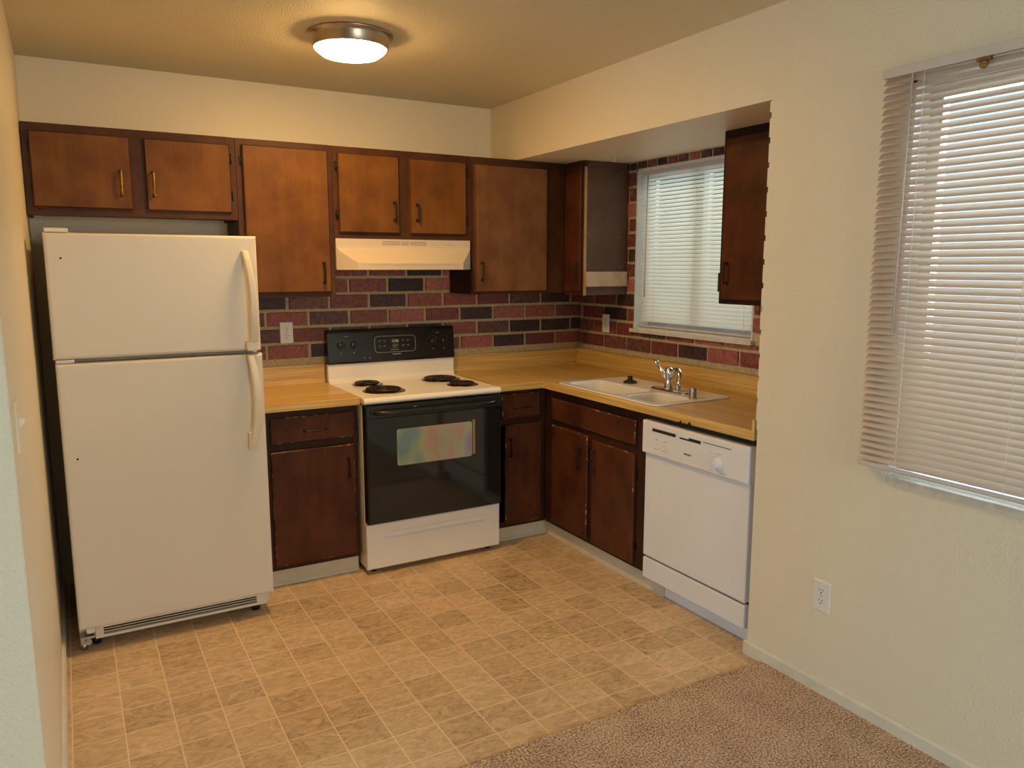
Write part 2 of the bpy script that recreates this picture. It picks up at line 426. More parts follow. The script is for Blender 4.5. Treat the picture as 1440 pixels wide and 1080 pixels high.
# back wall: plaster with thin brick veneer between counter and upper cabinets
PB, PJ, ZB0 = 0.2275, 0.0175, 1.0425
def brick(mb, axis, a0, a1, z0, z1, plane, front, dark=None, ch=0.0022):
    mb.t = random.random()
    r = random.random()
    if dark is None: dark = r < 0.33
    mb.cur = 2 if dark else 1
    j = 0.0012
    jj = [random.uniform(-j, j) for _ in range(4)]
    fr = front+random.uniform(-0.0015, 0.0015)
    sg = -1
    # slightly irregular box with chamfered face
    def P(a, z, q): return (a, q, z) if axis == 'y' else (q, a, z)
    A0, A1, Z0, Z1 = a0+jj[0], a1+jj[1], z0+jj[2], z1+jj[3]
    c = ch; b4 = [P(A0, Z0, plane), P(A1, Z0, plane), P(A1, Z1, plane), P(A0, Z1, plane)]
    m4 = [P(A0, Z0, fr+c), P(A1, Z0, fr+c), P(A1, Z1, fr+c), P(A0, Z1, fr+c)]
    f4 = [P(A0+c, Z0+c, fr), P(A1-c, Z0+c, fr), P(A1-c, Z1-c, fr), P(A0+c, Z1-c, fr)]
    mb.add(b4+m4+f4, [(8, 9, 10, 11)]+[(i, (i+1) % 4, 4+(i+1) % 4, 4+i) for i in range(4)]+[(4+i, 4+(i+1) % 4, 8+(i+1) % 4, 8+i) for i in range(4)])
    mb.t = 0.5
mb = MB()
mb.box(XL-.12, XA+.2, YB, 0.15, -0.0, H)
mb.mat(3); mb.box(-1.53, XA-.004, -0.036, YB, 1.005, 1.70)
DK = {(0, -2): 0, (0, -1): 0, (0, 0): 0, (0, 1): 1, (0, 5): 0, (0, 6): 1, (0, 7): 0, (0, 8): 0,
      (1, 0): 1, (1, 1): 0, (1, 2): 1, (1, 5): 0, (1, 6): 1, (1, 7): 1, (1, 8): 1,
      (2, 0): 0, (2, 1): 1, (2, 2): 0, (2, 3): 0, (2, 4): 0, (2, 5): 1, (2, 6): 0, (2, 7): 0, (2, 8): 1,
      (3, 0): 1, (3, 1): 1, (3, 2): 0, (3, 3): 1, (3, 4): 0, (3, 5): 0, (3, 6): 0, (3, 7): 1, (3, 8): 1,
      (4, 1): 0, (4, 2): 0, (4, 3): 1, (4, 4): 0, (4, 5): 1, (5, 2): 0, (5, 3): 0, (5, 4): 1, (5, 5): 0}
for r in range(8):
    z0 = ZB0+r*0.0875+PJ/2; z1 = z0+0.0875-PJ
    if z1 > 1.70: break
    base = -1.36 if r % 2 == 0 else -1.244-PB
    for k in range(-1, 10):
        a0 = base+k*PB+PJ/2; a1 = a0+PB-PJ
        if a1 < -1.53 or a0 > 0.63: continue
        a0 = max(a0, -1.53); a1 = min(a1, 0.648)
        if a1-a0 < 0.02: continue
        d = DK.get((r, k)); d = None if d is None else bool(d)
        brick(mb, 'y', a0, a1, z0, z1, YB, -0.048, d)
struct(mb, 'wall_back', [M['wall'], M['brick_red'], M['brick_dark'], M['mortar']], merge=False)

# alcove wall with kitchen window opening
WY0, WY1, WZ0, WZ1 = -1.523, -0.597, 1.172, 2.095
mb = MB()
for (y0, y1, z0, z1) in ((YE-.1, WY0, 0, H), (WY1, YB, 0, H), (WY0, WY1, 0, WZ0), (WY0, WY1, WZ1, H)):
    mb.box(XA, XA+.16, y0, y1, z0, z1)
mb.mat(3); mx0 = 0.659
for (y0, y1, z0, z1) in ((-2.158, WY0, 1.0, ZS), (WY1, -0.036, 1.0, ZS), (WY0, WY1, 1.0, WZ0), (WY0, WY1, WZ1, ZS)):
    mb.box(mx0, XA, y0, y1, z0, z1)
DR = {(0, 0): 0, (0, 1): 1, (0, 2): 1, (0, 3): 0, (0, 4): 1, (0, 5): 0, (0, 6): 0, (0, 7): 0, (1, 0): 1, (1, 1): 0, (1, 2): 0, (1, 3): 1, (1, 4): 0, (1, 5): 0, (1, 6): 0,
      (2, 0): 0, (2, 1): 1, (2, 2): 0}
for r in range(13):
    z0 = ZB0-0.006+r*0.0875+PJ/2; z1 = z0+0.0875-PJ
    if z0 > ZS-.02: break
    z1 = min(z1, ZS-.004)
    base = -0.079 if r % 2 == 0 else -0.079+PB*0.45
    for k in range(-1, 10):
        b1 = base-k*PB-PJ/2; b0 = b1-PB+PJ
        b1 = min(b1, -0.050); b0 = max(b0, -2.156)
        if b1-b0 < 0.02: continue
        segs = [(b0, b1)]
        zt = z1
        if z1 > WZ0-.03 and z0 < WZ1+.05:      # beside or just under the window
            if z0 < WZ0-.03:
                segs = []
                if b1 > WY1+.03: segs.append((max(b0, WY1+.012), b1))
                if b0 < WY1+.012: brick(mb, 'x', b0, min(b1, WY1+.0), z0, WZ0-.018, XA, 0.648, None if DR.get((r, k)) is None else bool(DR[(r, k)]))
            else:
                segs = []
                if b1 > WY1: segs.append((max(b0, WY1+0.004), b1))
                if b0 < WY0: segs.append((b0, min(b1, WY0-0.004)))
        d = DR.get((r, k))
        for (s0, s1) in segs:
            if s1-s0 < 0.015: continue
            brick(mb, 'x', s0, s1, z0, zt, XA, 0.648, None if d is None else bool(d))
# soldier course over the window
y = -0.610; k = 0
ds = [1, 1, 1, 0, 1, 0, 1, 1, 0, 1, 1]
while y > -1.55:
    brick(mb, 'x', y-0.0855+PJ, y, WZ1+0.004, ZS-.002, XA, 0.648, bool(ds[k % len(ds)])); y -= 0.0855; k += 1
struct(mb, 'wall_alcove', [M['wall'], M['brick_red'], M['brick_dark'], M['mortar']], merge=False)

# right wall: header over the alcove, short return, dining wall with window opening
DY0, DY1, DZ0, DZ1 = -4.02, -2.712, 0.862, 2.098
mb = MB()
mb.box(0, XA, YE, YB, ZS, H)
mb.box(0, XA+.16, YE-.12, YE, 0, H)
for (y0, y1, z0, z1) in ((DY1, YE-.12, 0, H), (DY0, DY1, 0, DZ0), (DY0, DY1, DZ1, H), (YFAR, DY0, 0, H)):
    mb.box(0, 0.14, y0, y1, z0, z1)
mb.mat(0)
# painted ends of the brick veneer on the return, a ragged edge
z = 0.955
while z < ZS-0.01:
    hgt = min(0.066, ZS-z-.004)
    mb.box(0.0, XA-.02, YE, YE+0.011+random.uniform(-.003, .002), z, z+hgt); z += 0.0875
mb.box(0.001, XA-.02, YE, YE+0.006, 0.92, ZS)
struct(mb, 'wall_right', M['wall'])

# left wall ends at an outside corner; pale wall runs left from it
mb = MB(); mb.box(XL-.12, XL, YWC, 0.0, 0, H); mb.box(XFAR, XL-.12, YWC, YWC+.12, 0, H)
struct(mb, 'wall_left', M['wall'], bevel=0.004)
PY0, PY1, PZ0, PZ1 = -5.6, -3.6, 0.03, 2.08
mb = MB()
for (y0, y1, z0, z1) in ((YFAR, PY0, 0, H), (PY1, YWC+.12, 0, H), (PY0, PY1, 0, PZ0), (PY0, PY1, PZ1, H)): mb.box(XFAR-.15, XFAR, y0, y1, z0, z1)
struct(mb, 'wall_far_left', M['wall'])
LX0, LX1, LZ0, LZ1 = -1.85, -0.15, 0.75, 2.15
mb = MB()
for (x0, x1, z0, z1) in ((XFAR, LX0, 0, H), (LX1, 0.14, 0, H), (LX0, LX1, 0, LZ0), (LX0, LX1, LZ1, H)): mb.box(x0, x1, YFAR-.15, YFAR, z0, z1)
struct(mb, 'wall_front', M['wall'])

# baseboards
mb = MB()
mb.prism([(0, 0), (-0.011, 0), (-0.011, 0.052), (-0.006, 0.060), (0, 0.062)], lambda a, b, d: (a, d, b), YE+0.005, YFAR+.02)
mb.box(-0.011, 0.06, YE, YE+0.012, 0, 0.060)
struct(mb, 'baseboard_right', M['base_white'], bevel=0.002)
mb = MB()
mb.prism([(XL, 0), (XL+.014, 0), (XL+.014, 0.05), (XL+.008, 0.060), (XL, 0.064)], lambda a, b, d: (a, d, b), -0.02, YWC-.012)
mb.box(XFAR, XL+.014, YWC-.012, YWC, 0, 0.062)
struct(mb, 'baseboard_left', M['base_white'], bevel=0.002)

# windows
def window(name, x_in, x_out, y0, y1, z0, z1, fd, sillx, sy0, sy1, sz0, sz1, sillmats, mullion=None):
    w = thing(name, 'x', 'x', (x_in, (y0+y1)/2, z0)); del w['label']; del w['category']; w['kind'] = 'structure'
    m = MB(); t = 0.012
    m.box(x_in, x_out, y0, y0+t, z0, z1); m.box(x_in, x_out, y1-t, y1, z0, z1); m.box(x_in, x_out, y0, y1, z1-t, z1); m.box(x_in+.02, x_out, y0, y1, z0, z0+t)
    m.build('window_jamb', M['jamb'], w)
    m = MB(); a, b = fd, fd+0.04; f = 0.04
    Y0, Y1, Z0, Z1 = y0+t, y1-t, z0+t, z1-t
    m.box(a, b, Y0, Y0+f, Z0, Z1); m.box(a, b, Y1-f, Y1, Z0, Z1); m.box(a, b, Y0+f, Y1-f, Z1-f, Z1); m.box(a, b, Y0+f, Y1-f, Z0, Z0+f)
    ym = (Y0+Y1)/2; m.box(a, b, ym-.02, ym+.02, Z0+f, Z1-f)
    m.build('window_frame', M['alu'], w, bevel=0.002)
    m = MB(); m.box(a+.018, a+.022, Y0+f, ym-.02, Z0+f, Z1-f); m.box(a+.018, a+.022, ym+.02, Y1-f, Z0+f, Z1-f)
    m.build('window_pane', M['glass'], w)
    m = MB(); m.box(x_in+.001, x_out-.04, y0+.001, y1-.001, sz0, sz1) ; m.box(sillx, x_in+.001, sy0, sy1, sz0, sz1)
    m.build('window_sill', sillmats, w)
    return w
window('window_1', 0.655, XA+.15, WY0, WY1, WZ0, WZ1, XA+.09, 0.628, -1.535, -0.590, 1.157, 1.178, M['sill'])
window('window_2', 0.001, 0.13, DY0, DY1, DZ0, DZ1, 0.075, -0.012, DY0-.015, DY1-.012, 0.848, 0.871, M['sillworn'])
w = thing('unseen_fill_window', 'x', 'x', ((LX0+LX1)/2, YFAR, LZ0)); del w['label']; del w['category']; w['kind'] = 'structure'  # unseen window, added so the front fill has an opening
m = MB(); xm = (LX0+LX1)/2
for (x0, x1, z0, z1) in ((LX0, LX0+.05, LZ0, LZ1), (LX1-.05, LX1, LZ0, LZ1), (LX0+.05, LX1-.05, LZ0, LZ0+.05), (LX0+.05, LX1-.05, LZ1-.05, LZ1), (xm-.03, xm+.03, LZ0+.05, LZ1-.05)):
    m.box(x0, x1, YFAR-.1, YFAR-.04, z0, z1)
m.build('window_frame', M['alu'], w)
m = MB(); m.box(LX0+.05, xm-.03, YFAR-.075, YFAR-.07, LZ0+.05, LZ1-.05); m.box(xm+.03, LX1-.05, YFAR-.075, YFAR-.07, LZ0+.05, LZ1-.05); m.build('window_pane', M['glass'], w)
w = thing('door_1', 'x', 'x', (XFAR, (PY0+PY1)/2, PZ0)); del w['label']; del w['category']; w['kind'] = 'structure'
m = MB(); ym = (PY0+PY1)/2
for (y0, y1, z0, z1) in ((PY0, PY0+.05, PZ0, PZ1), (PY1-.05, PY1, PZ0, PZ1), (PY0+.05, PY1-.05, PZ0, PZ0+.05), (PY0+.05, PY1-.05, PZ1-.05, PZ1), (ym-.035, ym+.035, PZ0+.05, PZ1-.05)):
    m.box(XFAR-.1, XFAR-.04, y0, y1, z0, z1)
m.build('door_frame', M['alu'], w)
m = MB(); m.box(XFAR-.075, XFAR-.07, PY0+.05, ym-.035, PZ0+.05, PZ1-.05); m.box(XFAR-.075, XFAR-.07, ym+.035, PY1-.05, PZ0+.05, PZ1-.05); m.build('door_pane', M['glass'], w)

# vinyl cove base under the base cabinets
mb = MB()
cv = [(0, 0), (0.012, 0.0), (0.010, 0.006), (0.003, 0.018), (0.002, 0.085), (0, 0.088)]
mb.prism(cv, lambda a, b, d: (d, -0.548-a, b), -1.512, -1.062)
struct(mb, 'trim_1', M['cove'])
mb = MB()
mb.prism(cv, lambda a, b, d: (d, -0.548-a, b), -0.285, 0.085)
mb.prism(cv, lambda a, b, d: (0.079-a, d, b), -0.548, -1.59)
struct(mb, 'trim_2', M['cove'])

# ------------------------------------------------------------------ cabinets
def pull_v(parent, axis, a, z0, z1, face, mat, bow=0.020):
    """vertical pull: two rosettes and a bowed grip. axis 'y' faces -Y, 'x' faces -X"""
    m = MB()
    P = (lambda q, z: (a, face-q, z)) if axis == 'y' else (lambda q, z: (face-q, a, z))
    ax = (0, -1, 0) if axis == 'y' else (-1, 0, 0)
    for z in (z0+.004, z1-.004):
        m.lathe([(0.0085, 0), (0.008, 0.003), (0.005, 0.005), (0.0042, bow-.002)], P(0, z), ax, 14)
        m.lathe([(0.0, -0.004), (0.006, -0.003), (0.0068, 0), (0.006, .003), (0, .004)], P(bow, z), (0, 0, 1), 12)
    N = 8; m.tube([P(bow+0.004*math.sin(PI*i/N), z0+(z1-z0)*i/N) for i in range(N+1)], [(0.0050 if mat is M['brass'] else 0.0038)+0.0012*math.sin(PI*i/N) for i in range(N+1)], 8)
    return build_sub(m, 'handle', mat, parent, label='aged brass pull' if mat is M['brass'] else None)
def pull_h(parent, axis, a0, a1, z, face, mat, bow=0.020):
    m = MB()
    P = (lambda q, a, dz=0: (a, face-q, z+dz)) if axis == 'y' else (lambda q, a, dz=0: (face-q, a, z+dz))
    ax = (0, -1, 0) if axis == 'y' else (-1, 0, 0)
    for a in (a0+.005, a1-.005): m.lathe([(0.0085, 0), (0.008, 0.003), (0.005, 0.005), (0.0042, bow-.002)], P(0, a), ax, 14)
    N = 8; m.tube([P(bow+0.004*math.sin(PI*i/N), a0+(a1-a0)*i/N) for i in range(N+1)], [0.0034+0.0012*math.sin(PI*i/N) for i in range(N+1)], 8)
    return build_sub(m, 'handle', mat, parent)
def hinge(parent, axis, a, z, face, side=1):
    m = MB()
    P = (lambda q, aa, zz: (aa, face-q, zz)) if axis == 'y' else (lambda q, aa, zz: (face-q, aa, zz))
    def bx(a0, a1, q0, q1, z0, z1):
        p0, p1 = P(q0, a0, z0), P(q1, a1, z1); m.box(p0[0], p1[0], p0[1], p1[1], p0[2], p1[2])
    bx(a-.005, a+.005, 0, 0.002, z-.024, z+.024); bx(a-.0035, a+.0035, 0.002, 0.007, z-.018, z+.018)
    m.tube([P(.010, a+side*0.004, z-.022), P(.010, a+side*0.004, z+.022)], 0.0035, 8)
    return build_sub(m, 'hinge', M['bronze'], parent)
def door(parent, axis, a0, a1, z0, z1, back, mat, edge=None, name='door', th=0.018, ch=0.005, label=None):
    m = MB(); sgn = -1
    front = back-th
    m.slab(axis, sgn, a0, a1, z0, z1, back+.0005, front, ch, 1)
    o = m.build(name, [mat, edge or mat], parent, label=label)
    return o, front
YF = -0.338
# over the fridge
def upper(x0, x1, z0, z1, y=YF, back=-0.052, label='', rails=(0.03, 0.03, 0.03, 0.03), mids=(), fmat='frame_up', cat='wall cabinet', name='wall_cabinet', under='cab_dark'):
    c = thing(name, label, cat, ((x0+x1)/2, (y+back)/2, z0))
    t = 0.016
    m = MB(); m.box(x0, x0+t, y+.019, back, z0, z1); m.box(x1-t, x1, y+.019, back, z0, z1)
    m.box(x0+t, x1-t, y+.019, back, z1-t, z1); m.box(x0+t, x1-t, y+.019, back, z0+.012, z0+.012+t); m.box(x0+t, x1-t, back-.006, back, z0+.028, z1-t)
    m.build('carcass', M[under], c)
    l, r, b, tp = rails
    m = MB(); m.box(x0, x0+l, y, y+.019, z0, z1); m.box(x1-r, x1, y, y+.019, z0, z1)
    m.box(x0+l, x1-r, y, y+.019, z0, z0+b); m.box(x0+l, x1-r, y, y+.019, z1-tp, z1)
    for (a0, a1) in mids: m.box(a0, a1, y, y+.019, z0+b, z1-tp)
    m.build('face_frame', M[fmat], c, bevel=0.0012)
    return c
ZT = 2.134
c1 = upper(XL+.003, -1.528, 1.756, ZT, label='wide short brown wall cabinet above the fridge with two brass pulls', mids=[(-1.985, -1.90)], rails=(.045, .045, .04, .045))
d, f = door(c1, 'y', -2.352, -1.974, 1.788, 2.100, YF, M['door_up'], M['frame_up']); pull_v(d, 'y', -2.016, 1.846, 1.955, f, M['brass'])
for z in (2.035, 1.866): hinge(d, 'y', -2.359, z, YF)
d, f = door(c1, 'y', -1.917, -1.555, 1.788, 2.100, YF, M['door_up'], M['frame_up']); pull_v(d, 'y', -1.887, 1.848, 1.957, f, M['brass'])
for z in (2.035, 1.866): hinge(d, 'y', -1.5465, z, YF, -1)
c2 = upper(-1.527, -1.0675, 1.389, ZT, label='tall single-door brown wall cabinet between the fridge and the range hood', rails=(.04, .04, .035, .04))
d, f = door(c2, 'y', -1.500, -1.093, 1.412, 2.106, YF, M['door_up'], M['frame_up']); pull_v(d, 'y', -1.130, 1.455, 1.560, f, M['bronze'])
for z in (2.035, 1.50): hinge(d, 'y', -1.508, z, YF)
c3 = upper(-1.0665, -0.291, 1.682, ZT, label='short brown wall cabinet with two square doors directly above the range hood', mids=[(-.73, -.645)], rails=(.04, .06, .04, .045))
d, f = door(c3, 'y', -1.043, -0.7175, 1.711, 2.101, YF, M['door_up'], M['frame_up']); pull_v(d, 'y', -0.747, 1.774, 1.871, f, M['bronze'])
for z in (2.037, 1.798): hinge(d, 'y', -1.052, z, YF)
d, f = door(c3, 'y', -0.659, -0.328, 1.711, 2.098, YF, M['door_up'], M['frame_up']); pull_v(d, 'y', -0.619, 1.777, 1.865, f, M['bronze'])
for z in (2.042, 1.791): hinge(d, 'y', -0.318, z, YF, -1)
# blind corner cabinet on the back wall
c4 = upper(-0.290, 0.332, 1.387, ZT, label='large brown wall cabinet right of the range hood, its single door greyed and spotted', rails=(.035, .14, .03, .04), fmat='frame_up')
d, f = door(c4, 'y', -0.2755, 0.197, 1.398, 2.096, YF, M['door_mid'], M['frame_up']); pull_v(d, 'y', -0.235, 1.463, 1.563, f, M['bronze'])
for z in (2.045, 1.47): hinge(d, 'y', 0.2055, z, YF, -1)
# side cabinets in the alcove
def side_cab(y0, y1, z0, z1, label, rails, xf=0.334, back=0.645, endmat='side_panel', fmat='frame_up'):
    c = thing('wall_cabinet', label, 'wall cabinet', ((xf+back)/2, (y0+y1)/2, z0))
    t = 0.016; m = MB()
    m.box(xf+.019, back, y0, y0+t, z0, z1); m.box(xf+.019, back, y1-t, y1, z0, z1)
    m.box(xf+.019, back, y0+t, y1-t, z1-t, z1); m.box(xf+.019, back, y0+t, y1-t, z0+.01, z0+.01+t); m.box(back-.006, back, y0+t, y1-t, z0+.026, z1-t)
    m.build('carcass', M[endmat], c)
    a, b, lo, hi = rails; m = MB()
    m.box(xf, xf+.019, y0, y0+a, z0, z1); m.box(xf, xf+.019, y1-b, y1, z0, z1); m.box(xf, xf+.019, y0+a, y1-b, z0, z0+lo); m.box(xf, xf+.019, y0+a, y1-b, z1-hi, z1)
    m.build('face_frame', M[fmat], c, bevel=0.0012)
    return c
c5 = side_cab(-0.528, -0.337, 1.375, ZT, 'narrow corner wall cabinet left of the kitchen window with a bare grey-brown side', (.02, .02, .03, .04))
d, f = door(c5, 'x', -0.514, -0.357, 1.396, 2.108, 0.334, M['door_right'], M['frame_up']); pull_v(d, 'x', -0.488, 1.462, 1.560, f, M['bronze'])
m = MB(); m.box(0.334, 0.352, -0.5305, -0.528, 1.375, 2.10); m.build('edge_strip', M['raw_edge'], c5, label='bare light wood edge strip')
m = MB(); m.box(0.342, 0.640, -0.547, -0.531, 1.425, 1.511); m.mat(1).box(0.3415, 0.3425, -0.5465, -0.5315, 1.4255, 1.5105)
m.build('cleat', [M['raw_wood'], M['raw_edge']], c5, bevel=0.001, label='raw pale wood cleat')
m = MB(); m.box(0.36, 0.64, -0.5285, -0.534, 2.105, 2.13); m.build('scribe_strip', M['side_panel'], c5)
for (x, z) in ((0.372, 1.72), (0.365, 1.55), (0.60, 1.54), (0.585, 1.71), (0.565, 2.06)):
    m = MB(); m.lathe([(0.0, 0), (0.0035, 0.0), (0.003, 0.002), (0, 0.0028)], (x, -0.528, z), (0, -1, 0), 10); m.build('nail_head', M['steel'], c5)
c6 = side_cab(-2.150, -1.606, 1.372, ZT, 'dark brown wall cabinet right of the kitchen window, half hidden by the wall corner', (.03, .025, .03, .03), endmat='cab_dark', fmat='cab_dark')
d, f = door(c6, 'x', -2.13, -1.628, 1.392, 2.100, 0.334, M['door_right'], M['frame_low']); pull_v(d, 'x', -1.668, 1.462, 1.558, f, M['bronze'])
m = MB(); m.box(0.342, 0.630, -1.604, -1.588, 1.425, 1.511); m.build('cleat', M['frame_up'], c6)

# base cabinets
def base_y(x0, x1, label, y=-0.587, back=-0.06, z1=0.869, mids=(), rails=(.03, .03, .035, .03), rail_z=(0.676, 0.71)):
    c = thing('base_cabinet', label, 'base cabinet', ((x0+x1)/2, (y+back)/2, 0.0)); t = .016
    m = MB(); m.box(x0, x0+t, y+.019, back, 0.0885, z1); m.box(x1-t, x1, y+.019, back, 0.0885, z1); m.box(x0+t, x1-t, y+.019, back, 0.0885, 0.105); m.box(x0+t, x1-t, back-.006, back, .105, z1)
    m.box(x0, x1, -0.547, -0.53, 0.0, 0.0885)
    m.build('carcass', M['cab_dark'], c)
    l, r, b, tp = rails
    m = MB(); m.box(x0, x0+l, y, y+.019, .0885, z1); m.box(x1-r, x1, y, y+.019, .0885, z1); m.box(x0+l, x1-r, y, y+.019, .0885, .0885+b); m.box(x0+l, x1-r, y, y+.019, z1-tp, z1); m.box(x0+l, x1-r, y, y+.019, rail_z[0], rail_z[1])
    m.build('face_frame', M['frame_low'], c, bevel=0.0012)
    return c
YC = -0.587
b1 = base_y(-1.511, -1.062, 'dark brown base cabinet with one drawer and door between fridge and stove', rails=(.04, .04, .035, .04))
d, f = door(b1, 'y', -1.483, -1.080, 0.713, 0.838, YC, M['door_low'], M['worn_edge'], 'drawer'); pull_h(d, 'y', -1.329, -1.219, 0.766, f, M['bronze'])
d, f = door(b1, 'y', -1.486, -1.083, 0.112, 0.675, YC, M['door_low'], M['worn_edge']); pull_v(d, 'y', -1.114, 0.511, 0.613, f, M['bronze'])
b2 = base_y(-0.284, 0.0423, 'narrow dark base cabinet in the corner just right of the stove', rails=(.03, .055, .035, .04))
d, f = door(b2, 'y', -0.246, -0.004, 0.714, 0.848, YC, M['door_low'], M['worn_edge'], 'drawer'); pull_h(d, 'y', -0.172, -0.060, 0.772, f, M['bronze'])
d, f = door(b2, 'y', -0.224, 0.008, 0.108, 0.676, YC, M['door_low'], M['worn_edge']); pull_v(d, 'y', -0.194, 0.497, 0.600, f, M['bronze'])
# sink base
XF = 0.043
b3 = thing('base_cabinet', 'wide dark reddish base cabinet under the sink with two worn-edged doors', 'base cabinet', (0.33, -1.04, 0.0))
m = MB(); t = .016; y0, y1 = -1.482, -0.589
m.box(XF+.019, .63, y0, y0+t, .0885, .869); m.box(XF+.019, .63, y1-t, y1, .0885, .60); m.box(XF+.019, .63, y0+t, y1-t, .0885, .105); m.box(.62, .63, y0+t, y1-t, .105, .869)
m.box(0.081, 0.10, y0, y1, 0, .0885)
m.build('carcass', M['cab_dark'], b3)
m = MB()
m.box(XF, XF+.019, y0, y0+.075, .0885, .869); m.box(XF, XF+.019, y1-.09, y1, .0885, .869); m.box(XF, XF+.019, y0+.075, y1-.09, .0885, .125); m.box(XF, XF+.019, y0+.075, y1-.09, .815, .869)
m.box(XF, XF+.019, y0+.075, y1-.09, .655, .71); m.box(XF, XF+.019, -1.066, -1.016, .125, .655)
m.build('face_frame', M['frame_low'], b3, bevel=.0012)
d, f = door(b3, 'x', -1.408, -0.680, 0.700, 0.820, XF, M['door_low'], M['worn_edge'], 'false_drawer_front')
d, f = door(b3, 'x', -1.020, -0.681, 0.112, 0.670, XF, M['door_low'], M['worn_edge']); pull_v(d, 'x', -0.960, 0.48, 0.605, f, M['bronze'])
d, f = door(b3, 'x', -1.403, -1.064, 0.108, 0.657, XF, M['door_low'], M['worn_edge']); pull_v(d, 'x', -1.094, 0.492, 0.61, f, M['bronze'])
for z in (.56, .20): hinge(d, 'x', -1.412, z, XF, 1)

# ------------------------------------------------------------------ worktops
ZC = 0.9097
def edge_profile(r=.006): return [(0, ZC-.038), (0, ZC-r), (r*.3, ZC-r*.3), (r, ZC)]
ct = thing('countertop', 'short yellow wood-grain countertop between the fridge and the stove', 'countertop', (-1.29, -0.34, 0.872))
m = MB(); m.prism([(-0.054, 0.8725), (-0.631, 0.8725), (-0.631, ZC-.006), (-0.629, ZC-.002), (-0.625, ZC), (-0.054, ZC)], lambda a, b, d: (d, a, b), -1.530, -1.057)
m.build('worktop', M['lam_x'], ct)
m = MB(); m.box(-1.530, -1.057, -0.053, -0.035, .8725, 1.012); m.build('backsplash', M['lam_x'], ct, bevel=.003)
ct = thing('countertop', 'long L-shaped yellow wood-grain countertop holding the sink, chipped over the dishwasher', 'countertop', (0.2, -0.8, 0.872))
def worktop_x(m, x0, x1, y0, y1): m.box(x0, x1, y0, y1, .8725, ZC)
CB = 0.640
# sink cut-out left open
SX0, SX1, SY0, SY1 = 0.050, 0.465, -1.525, -0.775
m = MB()
m.prism([(-0.054, 0.8725), (-0.631, 0.8725), (-0.631, ZC-.006), (-0.629, ZC-.002), (-0.625, ZC), (-0.054, ZC)], lambda a, b, d: (d, a, b), -0.286, 0.0)
m.build('worktop', M['lam_x'], ct)
m = MB()
pr = [(0.03, .8725), (0, .8725), (0, ZC-.006), (.002, ZC-.002), (.006, ZC), (0.03, ZC)]
m.prism(pr, lambda a, b, d: (a, d, b), -0.625, -2.153)
worktop_x(m, .0, .03, -.625, -.054)
worktop_x(m, .03, SX0, -2.153, -.054); worktop_x(m, SX1, CB-.018, -2.153, -.054); worktop_x(m, SX0, SX1, SY1, -.054); worktop_x(m, SX0, SX1, -2.153, SY0)
m.build('worktop', M['lam_y'], ct)
m = MB(); m.box(-0.286, CB, -0.053, -0.035, .8725, 1.012); m.build('backsplash', M['lam_x'], ct, bevel=.003)
m = MB(); m.box(CB-.018, CB, -2.153, -0.0535, .8725, 1.012); m.build('backsplash', M['lam_y'], ct, bevel=.003)
m = MB(); m.box(-.002, .30, -2.158, -2.146, .8725, .955); m.build('end_strip', M['lam_y'], ct, bevel=.002)
m = MB()
for (y, s) in ((-1.745, .011), (-1.800, .014), (-1.77, .006)):
    m.prism([(y-s, .8715), (y+s, .8715), (y+s*.2, .8715+s*.8), (y-s*.1, .8715+s*1.0)], lambda a, b, d: (d, a, b), -0.0006, 0.004)
m.build('chipped_edge', M['dark_slot'], ct, label='dark chips in the worktop edge')

# ------------------------------------------------------------------ sink
sk = thing('kitchen_sink', 'white enamel double-bowl sink set in the countertop under the window', 'sink', (0.26, -1.15, ZC))
def rrect(x0, x1, y0, y1, r, z, n=6):
    pts = []
    for (cx, cy, a0) in ((x1-r, y1-r, 0), (x0+r, y1-r, 90), (x0+r, y0+r, 180), (x1-r, y0+r, 270)):
        for i in range(n+1):
            a = math.radians(a0+90*i/n); pts.append((cx+r*math.cos(a), cy+r*math.sin(a), z))
    return pts
m = MB()
SO = (0.016, 0.495, -1.560, -0.742)
bowls = [(0.052, 0.285, -1.235, -0.778), (0.052, 0.285, -1.524, -1.270)]
ZR = ZC+.0075
# rim outer skin
m.loft([rrect(*SO, .03, ZC+.0005), rrect(SO[0]+.001, SO[1]-.001, SO[2]+.001, SO[3]-.001, .03, ZC+.005), rrect(SO[0]+.006, SO[1]-.006, SO[2]+.006, SO[3]-.006, .03, ZR)], cap=False, smooth=True)
# deck: bmesh fill between outer ring and bowl rings
def deck(m, outer, holes, z):
    bm = bmesh.new(); allv = []
    for ring in [outer]+holes:
        vs = [bm.verts.new(p) for p in ring]
        for i in range(len(vs)): bm.edges.new((vs[i], vs[(i+1) % len(vs)]))
    bmesh.ops.triangle_fill(bm, use_beauty=True, edges=bm.edges[:])
    bm.verts.index_update()
    m.add([v.co[:] for v in bm.verts], [[v.index for v in f.verts] for f in bm.faces]); bm.free()
hr = [rrect(*b, .05, ZR) for b in bowls]
deck(m, rrect(SO[0]+.006, SO[1]-.006, SO[2]+.006, SO[3]-.006, .03, ZR), hr, ZR)
for b in bowls:
    x0, x1, y0, y1 = b; R = []
    for ins, dz in ((0, 0), (.003, -.002), (.006, -.008), (.014, -.04), (.024, -.085), (.040, -.105), (.07, -.112)):
        R.append(rrect(x0+ins, x1-ins, y0+ins, y1-ins, max(.05-ins*.3, .02), ZR+dz))
    m.loft(R, cap=False, smooth=True); m.add(R[-1], [tuple(range(len(R[-1])))])
m.build('basin', M['sink'], sk)
